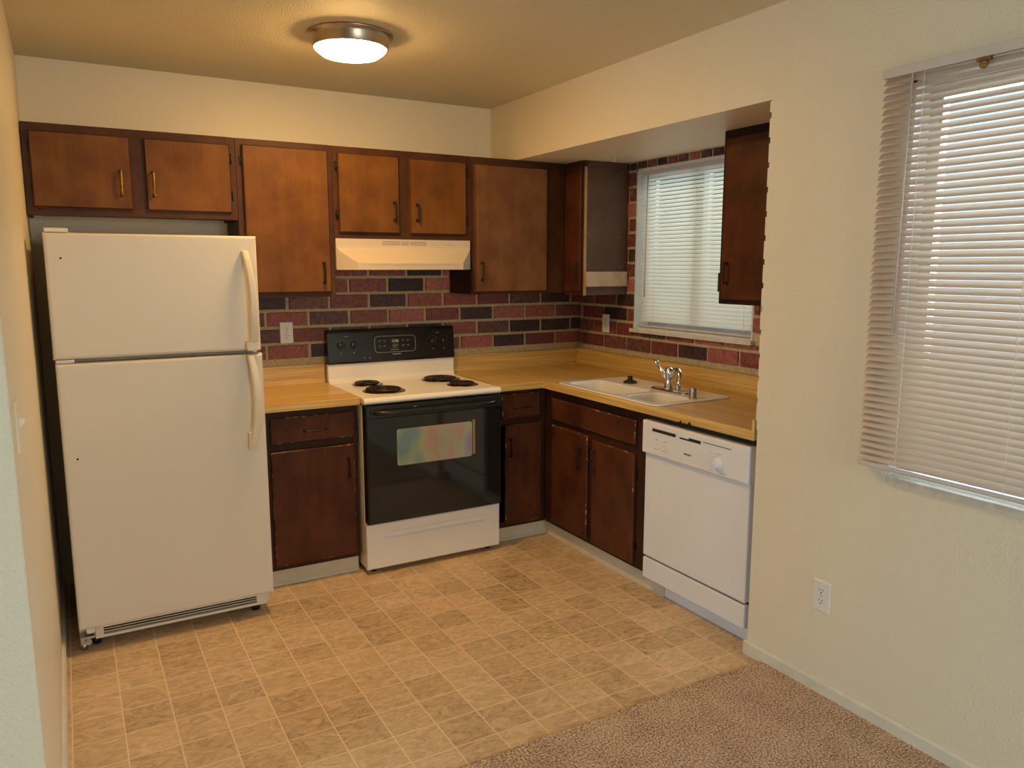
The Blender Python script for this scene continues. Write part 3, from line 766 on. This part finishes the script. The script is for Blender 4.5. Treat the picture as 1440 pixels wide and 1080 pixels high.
for b in bowls:
    m = MB(); m.lathe([(0.0, .004), (.02, .003), (.038, .0045), (.042, .001), (.042, 0)], ((b[0]+b[1])/2, (b[2]+b[3])/2, ZR-.112), (0, 0, 1), 24); m.build('drain', M['chrome'], sk)
m = MB()
oA = rrect(SO[0]-.003, SO[1]+.003, SO[2]-.003, SO[3]+.003, .032, ZC+.0012); oB = rrect(SO[0]-.003, SO[1]+.003, SO[2]-.003, SO[3]+.003, .032, ZC+.0001)
iA = rrect(SO[0]+.004, SO[1]-.004, SO[2]+.004, SO[3]-.004, .028, ZC+.0012)
m.loft([oB, oA, iA], cap=False); m.build('caulk_line', M['caulk'], sk)
m = MB(); m.lathe([(0.0, 0), (.036, 0), (.0385, .004), (.033, .009), (.016, .017), (.0125, .024), (.014, .030), (.0155, .036), (.0, .037)], (.352, -.955, ZR+.0003), (0, 0, 1), 28)
tag(m.build('sink_stopper', M['rubber']), 'black rubber sink stopper resting on the white sink rim', 'stopper')
m = MB(); m.lathe([(0.019, 0), (.0195, .004), (.0175, .006), (.0175, .044), (.016, .049), (.010, .052), (0, .052)], (.300, -1.497, ZR+.0003), (0, 0, 1), 24)
tag(m.build('air_gap_cap', M['steel']), 'small metal cylinder cap standing right of the faucet on the sink', 'air gap')
# faucet
fa = thing('faucet', 'chrome single-lever kitchen faucet on the back deck of the sink', 'faucet', (.335, -1.30, ZR))
m = MB(); R = []
for ins, z in ((0, 0), (0, .006), (.004, .012), (.010, .0145)): R.append(rrect(.305+ins, .365-ins, -1.428+ins, -1.165-ins, .0295-ins, ZR+z, 8))
m.loft(R, smooth=True); m.build('base_plate', M['chrome'], fa)
zz = ZR+.0145
m = MB(); m.lathe([(.026, -.002), (.025, .006), (.021, .012), (.0195, .05), (.021, .075), (.0215, .092), (.018, .104), (.008, .109), (0, .11)], (.335, -1.283, zz), (0, 0, 1), 28)
body = m.build('body', M['chrome'], fa)
m = MB(); m.tube([(.335, -1.265, zz+.045), (.332, -1.253, zz+.062), (.330, -1.240, zz+.080), (.330, -1.222, zz+.096), (.330, -1.198, zz+.115)], [.009, .010, .009, .0065, .006], 12)
m.lathe([(0, -.014), (.008, -.012), (.0125, -.005), (.0135, .001), (.011, .008), (.006, .012), (0, .013)], (.330, -1.193, zz+.122), (0, -.0, 1), 18)
m.build('lever', M['chrome'], fa)
m = MB(); sp = []
import itertools
P0 = Vector((.334, -1.302, zz+.060)); P1 = Vector((.332, -1.335, zz+.128)); P2 = Vector((.306, -1.412, zz+.120)); P3 = Vector((.293, -1.398, zz+.030))
for i in range(15):
    t = i/14; sp.append(P0*(1-t)**3+P1*3*t*(1-t)**2+P2*3*t*t*(1-t)+P3*t**3)
m.tube(sp, [.0135]*4+[.0125]*4+[.0118]*7, 14); m.build('spout', M['chrome'], fa)
m = MB(); m.lathe([(.0118, 0), (.0140, .002), (.0140, .018), (.0125, .021), (0, .021)], tuple(P3+Vector((0.002, 0, .002))), (-.2, -.05, -1), 20); m.build('aerator', M['steel'], fa)

# ------------------------------------------------------------------ refrigerator
FX0, FX1, FYF = -2.3232, -1.560, -0.8623
fr = thing('refrigerator', 'tall off-white top-freezer refrigerator in the left corner', 'refrigerator', ((FX0+FX1)/2, -.45, 0))
m = MB(); m.box(FX0+.004, FX1-.004, -0.785, -0.09, .03, 1.652); m.build('cabinet', M['fridge'], fr, bevel=.006)
def fdoor(name, z0, z1, dx=0):
    m = MB(); y0, y1 = FYF, -0.797; x0, x1 = FX0+dx, FX1+dx
    R = []
    for ins, y in ((.000, y1), (.0, y0+.016), (.002, y0+.006), (.006, y0+.0015), (.012, y0)):
        R.append([(x0+ins, y, z0+ins), (x1-ins, y, z0+ins), (x1-ins, y, z1-ins), (x0+ins, y, z1-ins)])
    m.loft(R); return m.build(name, M['fridge'], fr)
d1 = fdoor('freezer_door', 1.1895, 1.664); d2 = fdoor('fridge_door', .104, 1.1745, .004)
m = MB(); m.box(FX0+.012, FX1-.012, -.797, -.785, .115, 1.165); m.box(FX0+.012, FX1-.012, -.797, -.785, 1.20, 1.655); m.build('door_gasket', M['grey_gasket'], fr)
m = MB(); m.box(FX0+.03, FX1-.03, -.83, -.786, 1.1765, 1.1885); m.build('centre_rail', M['grey_gasket'], fr)
def fhandle(parent, pts, ws):
    m = MB(); R = []
    for (x, y, z), (w, t) in zip(pts, ws):
        R.append([(x-w/2, y+t/2, z), (x-w/2*.9, y-t*.35, z), (x-w*.25, y-t/2, z), (x+w*.25, y-t/2, z), (x+w/2*.9, y-t*.35, z), (x+w/2, y+t/2, z)])
    m.loft(R); build_sub(m, 'handle', M['handle_white'], parent, bevel=.002)
hp = []; hw = []
for i in range(13):
    t = i/12; z = 1.603+(1.200-1.603)*t; s = math.sin(PI*min(1, t*1.02))
    hp.append((-1.612+.022*math.sin(t*PI*.75), FYF-.012-.030*s**.6, z)); hw.append((.028+.012*t, .020))
fhandle(d1, hp, hw)
m = MB(); m.box(-1.625, -1.572, FYF-.030, FYF+.001, 1.1905, 1.232); build_sub(m, 'handle_foot', M['handle_white'], d1, bevel=.006)
m = MB(); m.box(-1.626, -1.601, FYF-.018, FYF+.001, 1.578, 1.603); build_sub(m, 'handle_foot', M['handle_white'], d1, bevel=.004)
hp = []; hw = []
for i in range(17):
    t = i/16; z = 1.172+(.765-1.172)*t; s = math.sin(PI*min(1, .12+t*.88))
    hp.append((-1.612+.022*math.sin(PI*t)-.006*t, FYF-.012-.030*s**.6, z)); hw.append((.028+.010*math.sin(PI*t), .020))
fhandle(d2, hp, hw)
m = MB(); m.box(-1.634, -1.600, FYF-.022, FYF+.001, .764, .84); build_sub(m, 'handle_foot', M['handle_white'], d2, bevel=.006)
m = MB(); m.box(-1.624, -1.600, FYF-.018, FYF+.001, 1.148, 1.173); build_sub(m, 'handle_foot', M['handle_white'], d2, bevel=.004)
m = MB(); m.box(-2.318, -2.240, -.875+.02, -.70, 1.665, 1.681); m.build('top_hinge_cover', M['plastic_white'], fr, bevel=.004)
m = MB(); m.box(-2.315, -2.255, -.855, -.79, 1.1755, 1.1885); m.build('middle_hinge', M['plastic_white'], fr, bevel=.001)
for (x, z, p) in ((-2.271, 1.570, d1), (-2.272, .802, d2)):
    m = MB(); m.lathe([(0.004, 0), (.004, .0012), (0, .0015)], (x, FYF, z), (0, -1, 0), 10); build_sub(m, 'screw_plug', M['dark_slot'], p)
m = MB(); R = []
gx0, gx1 = -2.262, -1.587
m.box(gx0, gx1, -.832, -.80, .046, .058); m.box(gx0, gx1, -.832, -.80, .089, .100); m.box(gx0, -2.232, -.832, -.80, .058, .089); m.box(-1.628, gx1, -.832, -.80, .058, .089)
for z in (.0682, .0788): m.box(-2.232, -1.628, -.830, -.822, z-.0015, z+.0015)
m.build('grille', M['fridge'], fr, bevel=.0015)
m = MB(); m.box(-2.24, -1.62, -.800, -.79, .05, .098); m.build('grille_backing', M['dark_slot'], fr)
m = MB(); m.box(-2.316, -2.268, -.845, -.79, .058, .068); m.box(-2.316, -2.300, -.84, -.80, .035, .06); m.lathe([(0.012, 0), (.012, .012)], (-2.288, -.84, .047), (0, -1, 0), 14); m.lathe([(.012, 0), (.012, .03)], (-2.305, -.81, 0.003), (0, 0, 1), 12)
m.build('lower_hinge', M['steel'], fr)
m = MB(); m.box(-2.294, -2.262, -.852, -.80, .080, .1035); m.build('hinge_cap', M['plastic_white'], fr, bevel=.006)
for x in (-2.26, -1.62):
    for y in (-.76, -.14): m = MB(); m.lathe([(0.018, 0), (.018, .031)], (x, y, 0.0005), (0, 0, 1), 12); m.build('foot', M['rubber'], fr)

# ------------------------------------------------------------------ stove
SXA, SXB = -1.0515, -0.2935
st = thing('stove', 'white electric coil stove with black glass oven door and black console', 'stove', ((SXA+SXB)/2, -.37, 0))
m = MB(); m.box(SXA+.002, SXB-.002, -.628, -.075, .03, .868); m.build('body', M['enamel'], st, bevel=.002)
for x in (SXA+.05, SXB-.05):
    for y in (-.60, -.12): m = MB(); m.lathe([(0.016, 0), (.016, .03), (0, .03)], (x, y, .0005), (0, 0, 1), 14); m.build('foot', M['rubber'], st)
# storage drawer with recessed grip
m = MB(); y0, y1 = -.659, -.629; z0, z1 = .026, .262
gx0, gx1, gz0, gz1 = -.955, -.385, .176, .214
R = []
for ins, y in ((0, y1), (0, y0+.008), (.003, y0+.002), (.008, y0)):
    R.append([(SXA+ins, y, z0+ins), (SXB-ins, y, z0+ins), (SXB-ins, y, z1-ins), (SXA+ins, y, z1-ins)])
m.loft(R, cap=False); m.add(R[0], [(0, 1, 2, 3)])
def stad(x0, x1, z0, z1, y, n=8, tilt=0):
    r = (z1-z0)/2; cz = (z0+z1)/2; pts = []
    for (cx, a0) in ((x1-r, -90), (x0+r, 90)):
        for i in range(n+1):
            a = math.radians(a0+180*i/n); pts.append((cx+r*math.cos(a), y, cz+r*math.sin(a)))
    return pts
hole = stad(gx0, gx1, gz0, gz1, y0); 
bm = bmesh.new()
for ring in (R[-1], hole):
    vs = [bm.verts.new(p) for p in ring]
    for i in range(len(vs)): bm.edges.new((vs[i], vs[(i+1) % len(vs)]))
bmesh.ops.triangle_fill(bm, use_beauty=True, edges=bm.edges[:]); bm.verts.index_update()
m.add([v.co[:] for v in bm.verts], [[v.index for v in f.verts] for f in bm.faces]); bm.free()
h2 = stad(gx0+.003, gx1-.003, gz0+.003, gz1-.003, y0+.003); h3 = stad(gx0+.010, gx1-.010, gz0+.006, gz1-.010, y0+.016)
m.loft([hole, h2, h3], cap=False, smooth=True); m.add(h3, [tuple(range(len(h3)))])
m.build('storage_drawer', M['enamel'], st)
# oven door
m = MB(); m.box(SXA+.003, SXB-.003, -.683, -.630, .270, .868); od = m.build('oven_door', M['black_enamel'], st, bevel=.004)
m = MB(); m.box(SXA+.008, SXB-.008, -.6875, -.6835, .276, .806); build_sub(m, 'door_glass', M['ovenglass'], od, bevel=.0015)
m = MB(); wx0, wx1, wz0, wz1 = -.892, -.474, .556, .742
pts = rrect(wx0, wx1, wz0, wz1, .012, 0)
m.prism([(a, b) for a, b, _ in pts], lambda a, b, d: (a, d, b), -.6884, -.6876); build_sub(m, 'oven_window', M['ovenwin'], od, label='oven window with painted-in iridescent reflection')
m = MB(); m.box(-.470, -.456, -.6883, -.6876, .566, .75); build_sub(m, 'window_edge', M['golden'], od, label='tan strip beside the oven window')
m = MB(); m.box(SXA+.006, SXB-.006, -.690, -.683, .8095, .865)
build_sub(m, 'door_top_panel', M['black_plastic'], od, bevel=.003)
m = MB(); pts = []
for i in range(21):
    t = i/20; x = -1.012+(.679)*t; s = min(1, math.sin(PI*min(t, 1-t)*5) if min(t, 1-t) < .1 else 1)
    pts.append((x, -.694-.034*s, .836))
m.tube(pts, .0115, 12)
m.lathe([(.012, 0), (.014, .006), (.014, .012)], (-1.012, -.690, .836), (0, -1, 0), 14); m.lathe([(.012, 0), (.014, .006), (.014, .012)], (-.333, -.690, .836), (0, -1, 0), 14)
build_sub(m, 'handle', M['black_plastic'], od)
m = MB(); m.box(-.80, -.785, -.6915, -.690, .848, .852); build_sub(m, 'badge', M['print_light'], od)
# cooktop
m = MB()
prf = [(-.095, .876), (-.672, .876), (-.680, .880), (-.682, .888), (-.678, .899), (-.666, .9055), (-.650, .9055), (-.642, .902), (-.15, .902), (-.12, .905), (-.105, .915), (-.098, .93), (-.095, 1.012), (-.06, 1.012), (-.06, .876)]
m.prism(prf, lambda a, b, d: (d, a, b), SXA-.0005, SXB+.0005); ck = m.build('cooktop', M['enamel'], st, bevel=.003)
for xa in (SXA, SXB-.012): m = MB(); m.box(xa, xa+.012, -.642, -.10, .902, .9055); m.build('cooktop_rim', M['enamel'], st, bevel=.0015)
def burner(x, y, r):
    m = MB(); z = .9023
    m.lathe([(r+.012, 0), (r+.0125, .0025), (r+.008, .0038), (r+.001, .0025), (r-.01, .0008), (0.0, .0006)], (x, y, z), (0, 0, 1), 40)
    dp = m.build('drip_pan', M['drip'], st)
    m = MB(); turns = 4.6 if r > .09 else 3.6; pts = []; N = int(turns*26)
    for i in range(N+1):
        t = i/N; a = t*turns*2*PI; rr = .018+(r-.022)*t; pts.append((x+rr*math.cos(a), y+rr*math.sin(a), z+.0105))
    m.tube(pts, .0052, 8)
    m.lathe([(.013, 0), (.013, .004), (0, .005)], (x, y, z+.008), (0, 0, 1), 16)
    for a in (.5, .5+2*PI/3, .5+4*PI/3):
        m.tube([(x, y, z+.004), (x+(r-.004)*math.cos(a), y+(r-.004)*math.sin(a), z+.004)], .0022, 6)
    m.build('burner_coil', M['coil'], st)
burner(-.868, -.208, .072); burner(-.868, -.460, .098); burner(-.444, -.238, .098); burner(-.420, -.470, .074)
# console
m = MB()
prf = [(-.058, 1.005), (-.105, 1.008), (-.108, 1.02), (-.094, 1.178), (-.088, 1.190), (-.078, 1.196), (-.058, 1.197)]
m.prism(prf, lambda a, b, d: (d, a, b), SXA-.002, SXB+.004); cs = m.build('console', M['black_enamel'], st, bevel=.006, seg=3)
def CY(z): return -.108+(z-1.02)*.014/.158
def plate(m, x0, x1, z0, z1, o=.0006, t=.0012):
    m.add([(x0, CY(z0)-o, z0), (x1, CY(z0)-o, z0), (x1, CY(z1)-o, z1), (x0, CY(z1)-o, z1), (x0, CY(z0)+t, z0), (x1, CY(z0)+t, z0), (x1, CY(z1)+t, z1), (x0, CY(z1)+t, z1)],
          [(0, 1, 2, 3), (4, 7, 6, 5), (0, 4, 5, 1), (1, 5, 6, 2), (2, 6, 7, 3), (3, 7, 4, 0)])
for x in (-.977, -.904, -.428, -.357):
    z = 1.113; m = MB()
    m.lathe([(.0215, 0), (.0215, .004), (.018, .006), (.017, .017), (.0, .018)], (x, CY(z), z), (0, -1, 0), 24)
    m.box(x-.0042, x+.0042, CY(z)-.030, CY(z)-.012, z-.017, z+.017)
    k = build_sub(m, 'knob', M['black_plastic'], cs, bevel=.0012)
    m = MB(); 
    for i in range(9):
        a = PI*(.12+.76*i/8)+random.uniform(-.02, .02)
        X, Z = x+.029*math.cos(a), z+.029*math.sin(a); plate(m, X-.0011, X+.0011, Z-.0011, Z+.0011)
    plate(m, x-.003, x+.003, z-.048, z-.042)
    build_sub(m, 'dial_marks', M['print_light'], cs)
m = MB(); o_ = rrect(-.784, -.536, 1.060, 1.153, .022, 0, 6); i_ = rrect(-.7815, -.5385, 1.0625, 1.1505, .020, 0, 6)
n = len(o_); vs = [(a, CY(b)-.0012, b) for a, b, _ in o_]+[(a, CY(b)-.0012, b) for a, b, _ in i_]+[(a, CY(b)+.001, b) for a, b, _ in o_]+[(a, CY(b)+.001, b) for a, b, _ in i_]
fs = []
for i in range(n):
    j = (i+1) % n
    if i < 7 and False: continue
    fs += [(i, j, n+j, n+i), (i, j, 2*n+j, 2*n+i), (n+i, n+j, 3*n+j, 3*n+i)]
m.add(vs, fs); build_sub(m, 'panel_outline', M['print_light'], cs)
m = MB()
plate(m, -.687, -.640, 1.113, 1.134, .0008); build_sub(m, 'clock_window', M['black_plastic'], cs)
m = MB()
def seg7(m, x, z, w, h, s):
    on = {'1': 'bc', '2': 'abged', '0': 'abcdef', '6': 'afgedc'}[s]; t = .0016
    rects = {'a': (x, x+w, z+h-t, z+h), 'g': (x, x+w, z+h/2-t/2, z+h/2+t/2), 'd': (x, x+w, z, z+t), 'f': (x, x+t, z+h/2, z+h), 'e': (x, x+t, z, z+h/2), 'b': (x+w-t, x+w, z+h/2, z+h), 'c': (x+w-t, x+w, z, z+h/2)}
    for c in on: plate(m, *rects[c], .0014)
for i, s in enumerate('1206'): seg7(m, -.683+i*.0112+(.002 if i > 1 else 0), 1.1165, .0068, .0135, s)
build_sub(m, 'clock_digits', M['digits'], cs)
m = MB()
for (x, z) in ((-.752, 1.127), (-.724, 1.127), (-.752, 1.098), (-.724, 1.098), (-.612, 1.127), (-.582, 1.127), (-.612, 1.098), (-.582, 1.098)):
    plate(m, x-.008, x-.001, z-.0012, z+.0012); plate(m, x+.001, x+.007, z-.0012, z+.0012); plate(m, x-.006, x+.005, z-.006, z-.0045)
for z in (1.104, 1.098, 1.092, 1.086): plate(m, -.676, -.650+random.uniform(-.006, .01), z-.0009, z+.0009)
plate(m, -.690, -.640, 1.073, 1.076)
plate(m, -.680, -.628, 1.0465, 1.0515)
for x in (-.944, -.398): plate(m, x-.012, x+.012, 1.158, 1.161)
build_sub(m, 'printed_marks', M['print_light'], cs)
m = MB()
for x in (-.845, -.816): plate(m, x-.002, x+.002, 1.034, 1.038)
build_sub(m, 'indicator_light', M['plastic_white'], cs)

# ------------------------------------------------------------------ range hood
hd = thing('range_hood', 'cream under-cabinet range hood over the stove', 'range hood', (-.68, -.2, 1.524))
m = MB(); R = []
hx0, hx1, hy = -1.062, -.302, -.343
zs = [1.681, 1.650, 1.636, 1.622, 1.608, 1.594, 1.580, 1.568, 1.560, 1.558, 1.524]
for z in zs:
    u = min(1, max(0, (1.642-z)/(1.642-1.559)))
    o_ = .0005+.0845*(1-math.cos(u*PI/2))**.75
    R.append([(hx0, -.052, z), (hx0, hy, z), (hx0+o_, hy-o_, z), (hx1-o_, hy-o_, z), (hx1, hy, z), (hx1, -.052, z)])
m.loft(R); m.build('hood_body', M['almond'], hd)
m = MB(); m.box(hx0+.02, hx1-.02, hy, -.06, 1.5225, 1.524); m.build('underside_pan', M['steel'], hd)
m = MB()
for (x0, x1) in ((-.815, -.716), (-.711, -.664), (-.658, -.563)):
    for i in range(4): z = 1.670-i*.0083; m.box(x0+(.004 if i in (0, 3) and x0 < -.8 else 0), x1-(.004 if i in (0, 3) and x1 > -.6 else 0), -.3436, -.342, z-.0022, z+.0006)
m.build('vent_slots', M['slot_shadow'], hd)  # openings drawn as thin strips in a painted shadow tone
m = MB()
for (x0, x1) in ((-.532, -.512), (-.482, -.460)): m.box(x0, x1, -.3445, -.342, 1.650, 1.662)
m.build('switch', M['almond'], hd, bevel=.002)
m = MB(); m.box(-.448, -.412, -.3435, -.342, 1.655, 1.6565)
for x in (-.53, -.48): m.box(x, x+.014, -.3435, -.342, 1.6665, 1.668)
m.build('printed_marks', M['print'], hd)
m = MB(); m.box(-.92, -.42, hy-.0862, hy-.084, 1.5475, 1.549); m.build('seam', M['print'], hd)

# ------------------------------------------------------------------ dishwasher
DXF = 0.0211; dy0, dy1 = -2.138, -1.4865
dw = thing('dishwasher', 'white built-in dishwasher under the right end of the countertop', 'dishwasher', (.3, (dy0+dy1)/2, 0))
m = MB(); m.box(.06, .60, dy0+.01, dy1-.01, .085, .79); m.build('tub', M['steel'], dw)
m = MB(); R = []
for ins, x in ((0, .058), (0, .010), (.003, .004), (.010, .001)):
    R.append([(x, dy0+ins, .690+ins*.6), (x, dy1-ins, .690+ins*.6), (x, dy1-ins, .842-ins), (x, dy0+ins, .842-ins)])
m.loft(R); dp = m.build('control_panel', M['enamel_cool'], dw, bevel=.004)
m = MB(); m.box(DXF, .056, dy0+.008, dy1-.006, .190, .689); m.build('door_panel', M['enamel_cool'], dw, bevel=.006, seg=3)
m = MB(); m.box(DXF+.001, .056, dy0+.006, dy1-.004, .078, .180); m.build('access_panel', M['enamel_cool'], dw, bevel=.006, seg=3)
m = MB(); m.box(.035, .052, dy0+.004, dy1+.002, .846, .8715); m.build('gap_shade_strip', M['dark_slot'], dw)  # dark filler added as the shade in the gap above the dishwasher
m = MB(); m.box(.045, .058, dy0+.01, dy1-.01, .178, .192); m.build('panel_gap', M['dark_slot'], dw)
m = MB(); m.box(.080, .092, dy0-.005, dy1-.085, .0005, .085); m.build('toe_panel', M['enamel_cool'], dw)
m = MB(); m.box(-.0002, .003, -1.716, -1.562, .801, .815); m.box(-.0002, .003, -1.871, -1.742, .801, .8145)
m.box(-.0002, .003, -2.043, -1.884, .8125, .8150); build_sub(m, 'handle_slots', M['dark_slot'], dp)
m = MB(); m.box(-.004, .003, -1.800, -1.742, .8085, .8165); build_sub(m, 'latch', M['enamel_cool'], dp, bevel=.001)
m = MB()
for y in (-1.594, -1.650):
    for z in (.760, .742): 
        for dyy in (-.009, .009): m.box(-.0018, .003, y+dyy-.006, y+dyy+.006, z-.005-.012, z+.004-.012)
build_sub(m, 'button', M['plastic_white'], dp, bevel=.001)
m = MB()
for y in (-1.594, -1.650):
    m.box(.0003, .0016, y-.010, y+.010, .7655, .768); m.box(.0003, .0016, y-.014, y-.004, .722, .7245); m.box(.0003, .0016, y+.004, y+.014, .722, .7245)
m.box(.0003, .0016, -1.935, -1.925, .778, .780); m.box(.0003, .0016, -1.99, -1.96, .779, .781); m.box(.0003, .0016, -1.945, -1.925, .704, .7065); m.box(.0003, .0016, -2.02, -1.99, .703, .7055)
build_sub(m, 'printed_marks', M['print'], dp)
m = MB(); m.box(.0001, .0016, -1.815, -1.772, .7365, .7435); build_sub(m, 'badge', M['print_dark'], dp)
m = MB(); m.lathe([(.030, 0), (.030, .003), (.024, .005), (.0225, .016), (.020, .018), (0, .018)], (.001, -1.972, .7415), (-1, 0, 0), 28)
m.box(-.024, -.016, -1.976, -1.968, .722, .761); build_sub(m, 'dial', M['enamel_cool'], dp)
m = MB()
for i in range(14):
    a = 2*PI*i/14; m.box(.0001, .0015, -1.972+.034*math.cos(a)-.001, -1.972+.034*math.cos(a)+.001, .7415+.034*math.sin(a)-.001, .7415+.034*math.sin(a)+.001)
build_sub(m, 'dial_marks', M['print'], dp)

# ------------------------------------------------------------------ ceiling lamp
LC = (-1.195, -1.055)
lp = thing('ceiling_lamp', 'round flush ceiling lamp with brushed nickel rim and glowing white glass', 'ceiling lamp', (LC[0], LC[1], H))
m = MB(); m.lathe([(.170, 0), (.172, -.004), (.170, -.009), (.156, -.011), (.155, -.020), (.149, -.052), (.147, -.056), (.143, -.054), (.143, -.006), (0, -.006)], (LC[0], LC[1], H), (0, 0, 1), 64); m.build('rim', M['lamp_rim'], lp)
m = MB(); m.lathe([(.142, -.050), (.140, -.060), (.133, -.067), (.115, -.080), (.075, -.089), (0, -.092)], (LC[0], LC[1], H), (0, 0, 1), 64, capend=False); m.build('glass_shade', M['lampglass'], lp)

# ------------------------------------------------------------------ blinds
def blind(name, label, xc, y0, y1, ztop, zbot, mat, tilt, wandy, ladders, headh=.027, pitch=.0216, wandlen=.75, loc=None, sw=.025):
    b = thing(name, label, 'window blind', (xc, (y0+y1)/2, zbot))
    m = MB(); m.box(xc-.014, xc+.016, y0-.002, y1+.002, ztop-headh, ztop); m.build('headrail', M['slat_head'], b, bevel=.001)
    m = MB(); z = ztop-headh-.012; n = 0
    ca, sa = math.cos(tilt), math.sin(tilt)
    while z > zbot+.026:
        rings = []
        for i in range(7):
            u = (i/6-.5)*sw; crown = .0022*(1-(2*i/6-1)**2)
            # outer (window side, +x) edge high, room side edge low
            rings.append((u*ca-crown*sa, u*sa+crown*ca))
        vs = [(xc+a, y0, z+c) for a, c in rings]+[(xc+a, y1, z+c) for a, c in rings]
        m.add(vs, [(i, i+1, 8+i, 7+i) for i in range(6)], True)
        z -= pitch; n += 1
    m.build('slats', mat, b, merge=False)
    m = MB(); m.prism([(xc-.013, zbot+.004), (xc-.009, zbot), (xc+.009, zbot), (xc+.013, zbot+.004), (xc+.013, zbot+.012), (xc-.013, zbot+.016)], lambda a, c, d: (a, d, c), y0, y1); m.build('bottom_rail', M['slat_head'], b, bevel=.001)
    for y in ladders:
        m = MB(); m.tube([(xc-.014, y, ztop-headh), (xc-.014, y, zbot+.01)], .0007, 5)
        z = ztop-headh-.012
        while z > zbot+.026: m.box(xc-.0147, xc-.0137, y-.002, y+.002, z-.0125, z-.0085); z -= pitch
        m.build('ladder_cord', M['cord'], b)
    m = MB(); m.tube([(xc-.022, wandy, ztop-headh-.005), (xc-.026, wandy+.003, ztop-headh-wandlen)], .0035, 6); m.build('tilt_wand', M['wand'], b)
    return b
M['slat_head'] = simple('blind_headrail', (0.62, 0.55, 0.50), 0.35, namp=.02)
M['cord'] = simple('white_cord', (0.85, 0.82, 0.76), 0.6)
M['wand'] = simple('clear_grey_wand', (0.52, 0.48, 0.44), 0.2)
blind('window_blind', 'closed narrow-slat blind in the brick kitchen window above the sink', .700, -1.510, -.612, 2.091, 1.186, M['slat_k'], math.radians(54), -.668, (-.73, -1.05, -1.43), wandlen=.70)
bd = blind('window_blind', 'large narrow-slat blind over the dining window on the right wall', -.031, -4.09, -2.640, 2.133, .896, M['slat'], math.radians(50), -2.742, (-2.775, -3.10, -3.60), wandlen=.77)
m = MB(); m.box(-.050, -.040, -2.965, -2.925, 2.096, 2.104); m.lathe([(.009, -.003), (.012, 0), (.009, .003), (.006, 0), (.009, -.003)], (-.047, -2.945, 2.086), (1, .2, 0), 16); m.build('curtain_bracket', M['brass'], bd)  # small metal curtain bracket at the dining blind's headrail

# ------------------------------------------------------------------ outlets and small things
def outlet(label, axis, a, z, face):
    o = thing('wall_outlet', label, 'outlet', ((a, face, z) if axis == 'y' else (face, a, z)))
    def fn(u, w, q): return (a+u, face-q, z+w) if axis == 'y' else (face-q, a-u, z+w)
    m = MB(); R = []
    for ins, q in ((0, 0), (.0005, .003), (.003, .0055)): R.append([fn(-.035+ins, ins, q), fn(.035-ins, ins, q), fn(.035-ins, .114-ins, q), fn(-.035+ins, .114-ins, q)])
    m.loft(R); m.build('cover_plate', M['plastic_white'], o)
    for zc in (.038, .077):
        m = MB(); pts = []
        for i in range(20):
            t = 2*PI*i/20; u = .0165*math.cos(t); w = max(-.0125, min(.0125, .0165*math.sin(t))); pts.append((u, w+zc))
        m.prism(pts, lambda p, q_, d: fn(p, q_, d), .005, .0072); r = m.build('receptacle', M['plastic_white'], o)
        m = MB()
        for u in (-.0065, .0065):
            p0 = fn(u-.0011, zc+.0005, .0068); p1 = fn(u+.0011, zc+.0085, .0076); m.box(p0[0], p1[0], p0[1], p1[1], p0[2], p1[2])
        p0 = fn(-.0025, zc-.009, .0068); p1 = fn(.0025, zc-.0045, .0076); m.box(p0[0], p1[0], p0[1], p1[1], p0[2], p1[2])
        build_sub(m, 'slots', M['dark_slot'], r)
    p = fn(0, .0575, .0055); m = MB(); m.lathe([(.003, 0), (.0025, .001), (0, .0012)], p, (0, -1, 0) if axis == 'y' else (-1, 0, 0), 10); m.build('screw', M['steel'], o)
    return o
outlet('white outlet on the brick between refrigerator and stove', 'y', -1.256, 1.133, -.0485)
outlet('white outlet on the brick between the corner and the kitchen window', 'x', -.336, 1.133, .6475)
outlet('white outlet low on the cream wall below the dining window', 'x', -2.508, .318, -.0003)
sw = thing('light_switch', 'painted-over light switch at the left edge near the outside wall corner', 'light switch', (XL, -2.232, 1.135))
m = MB(); R = []
for ins, q in ((0, 0), (.001, .003), (.004, .0055)): R.append([(XL+.0003+q, -2.267+ins, 1.135+ins), (XL+.0003+q, -2.197-ins, 1.135+ins), (XL+.0003+q, -2.197-ins, 1.249-ins), (XL+.0003+q, -2.267+ins, 1.249-ins)])
m.loft(R); m.build('cover_plate', M['handle_white'], sw)
m = MB(); m.add([(XL+.005, -2.238, 1.182), (XL+.005, -2.226, 1.182), (XL+.005, -2.226, 1.206), (XL+.005, -2.238, 1.206), (XL+.018, -2.236, 1.200), (XL+.018, -2.228, 1.200), (XL+.016, -2.228, 1.208), (XL+.016, -2.236, 1.208)],
                 [(0, 1, 2, 3), (4, 7, 6, 5), (0, 4, 5, 1), (1, 5, 6, 2), (2, 6, 7, 3), (3, 7, 4, 0)]); m.build('toggle', M['handle_white'], sw)
m = MB(); m.lathe([(.010, 0), (.009, -.003), (.003, -.005), (.0022, -.012)], (.355, -.765, ZS), (0, 0, 1), 14)
pts = [(.355, -.765, ZS-.010)]+[(.355, -.765-.011*math.sin(t), ZS-.025+.011*math.cos(t)) for t in [PI*1.45*i/12 for i in range(13)]]
m.tube(pts, .0022, 8)
tag(m.build('cup_hook', M['plastic_white']), 'white cup hook screwed into the alcove ceiling beside the corner cabinet', 'hook')
m = MB(); m.box(.641, .6465, -.574, -.561, 1.952, 1.982); m.box(.632, .641, -.571, -.564, 1.954, 1.960); m.box(.632, .635, -.571, -.564, 1.960, 1.972)
tag(m.build('curtain_hook', M['steel'], bevel=.001), 'tiny metal hook on the brick beside the kitchen window', 'hook')
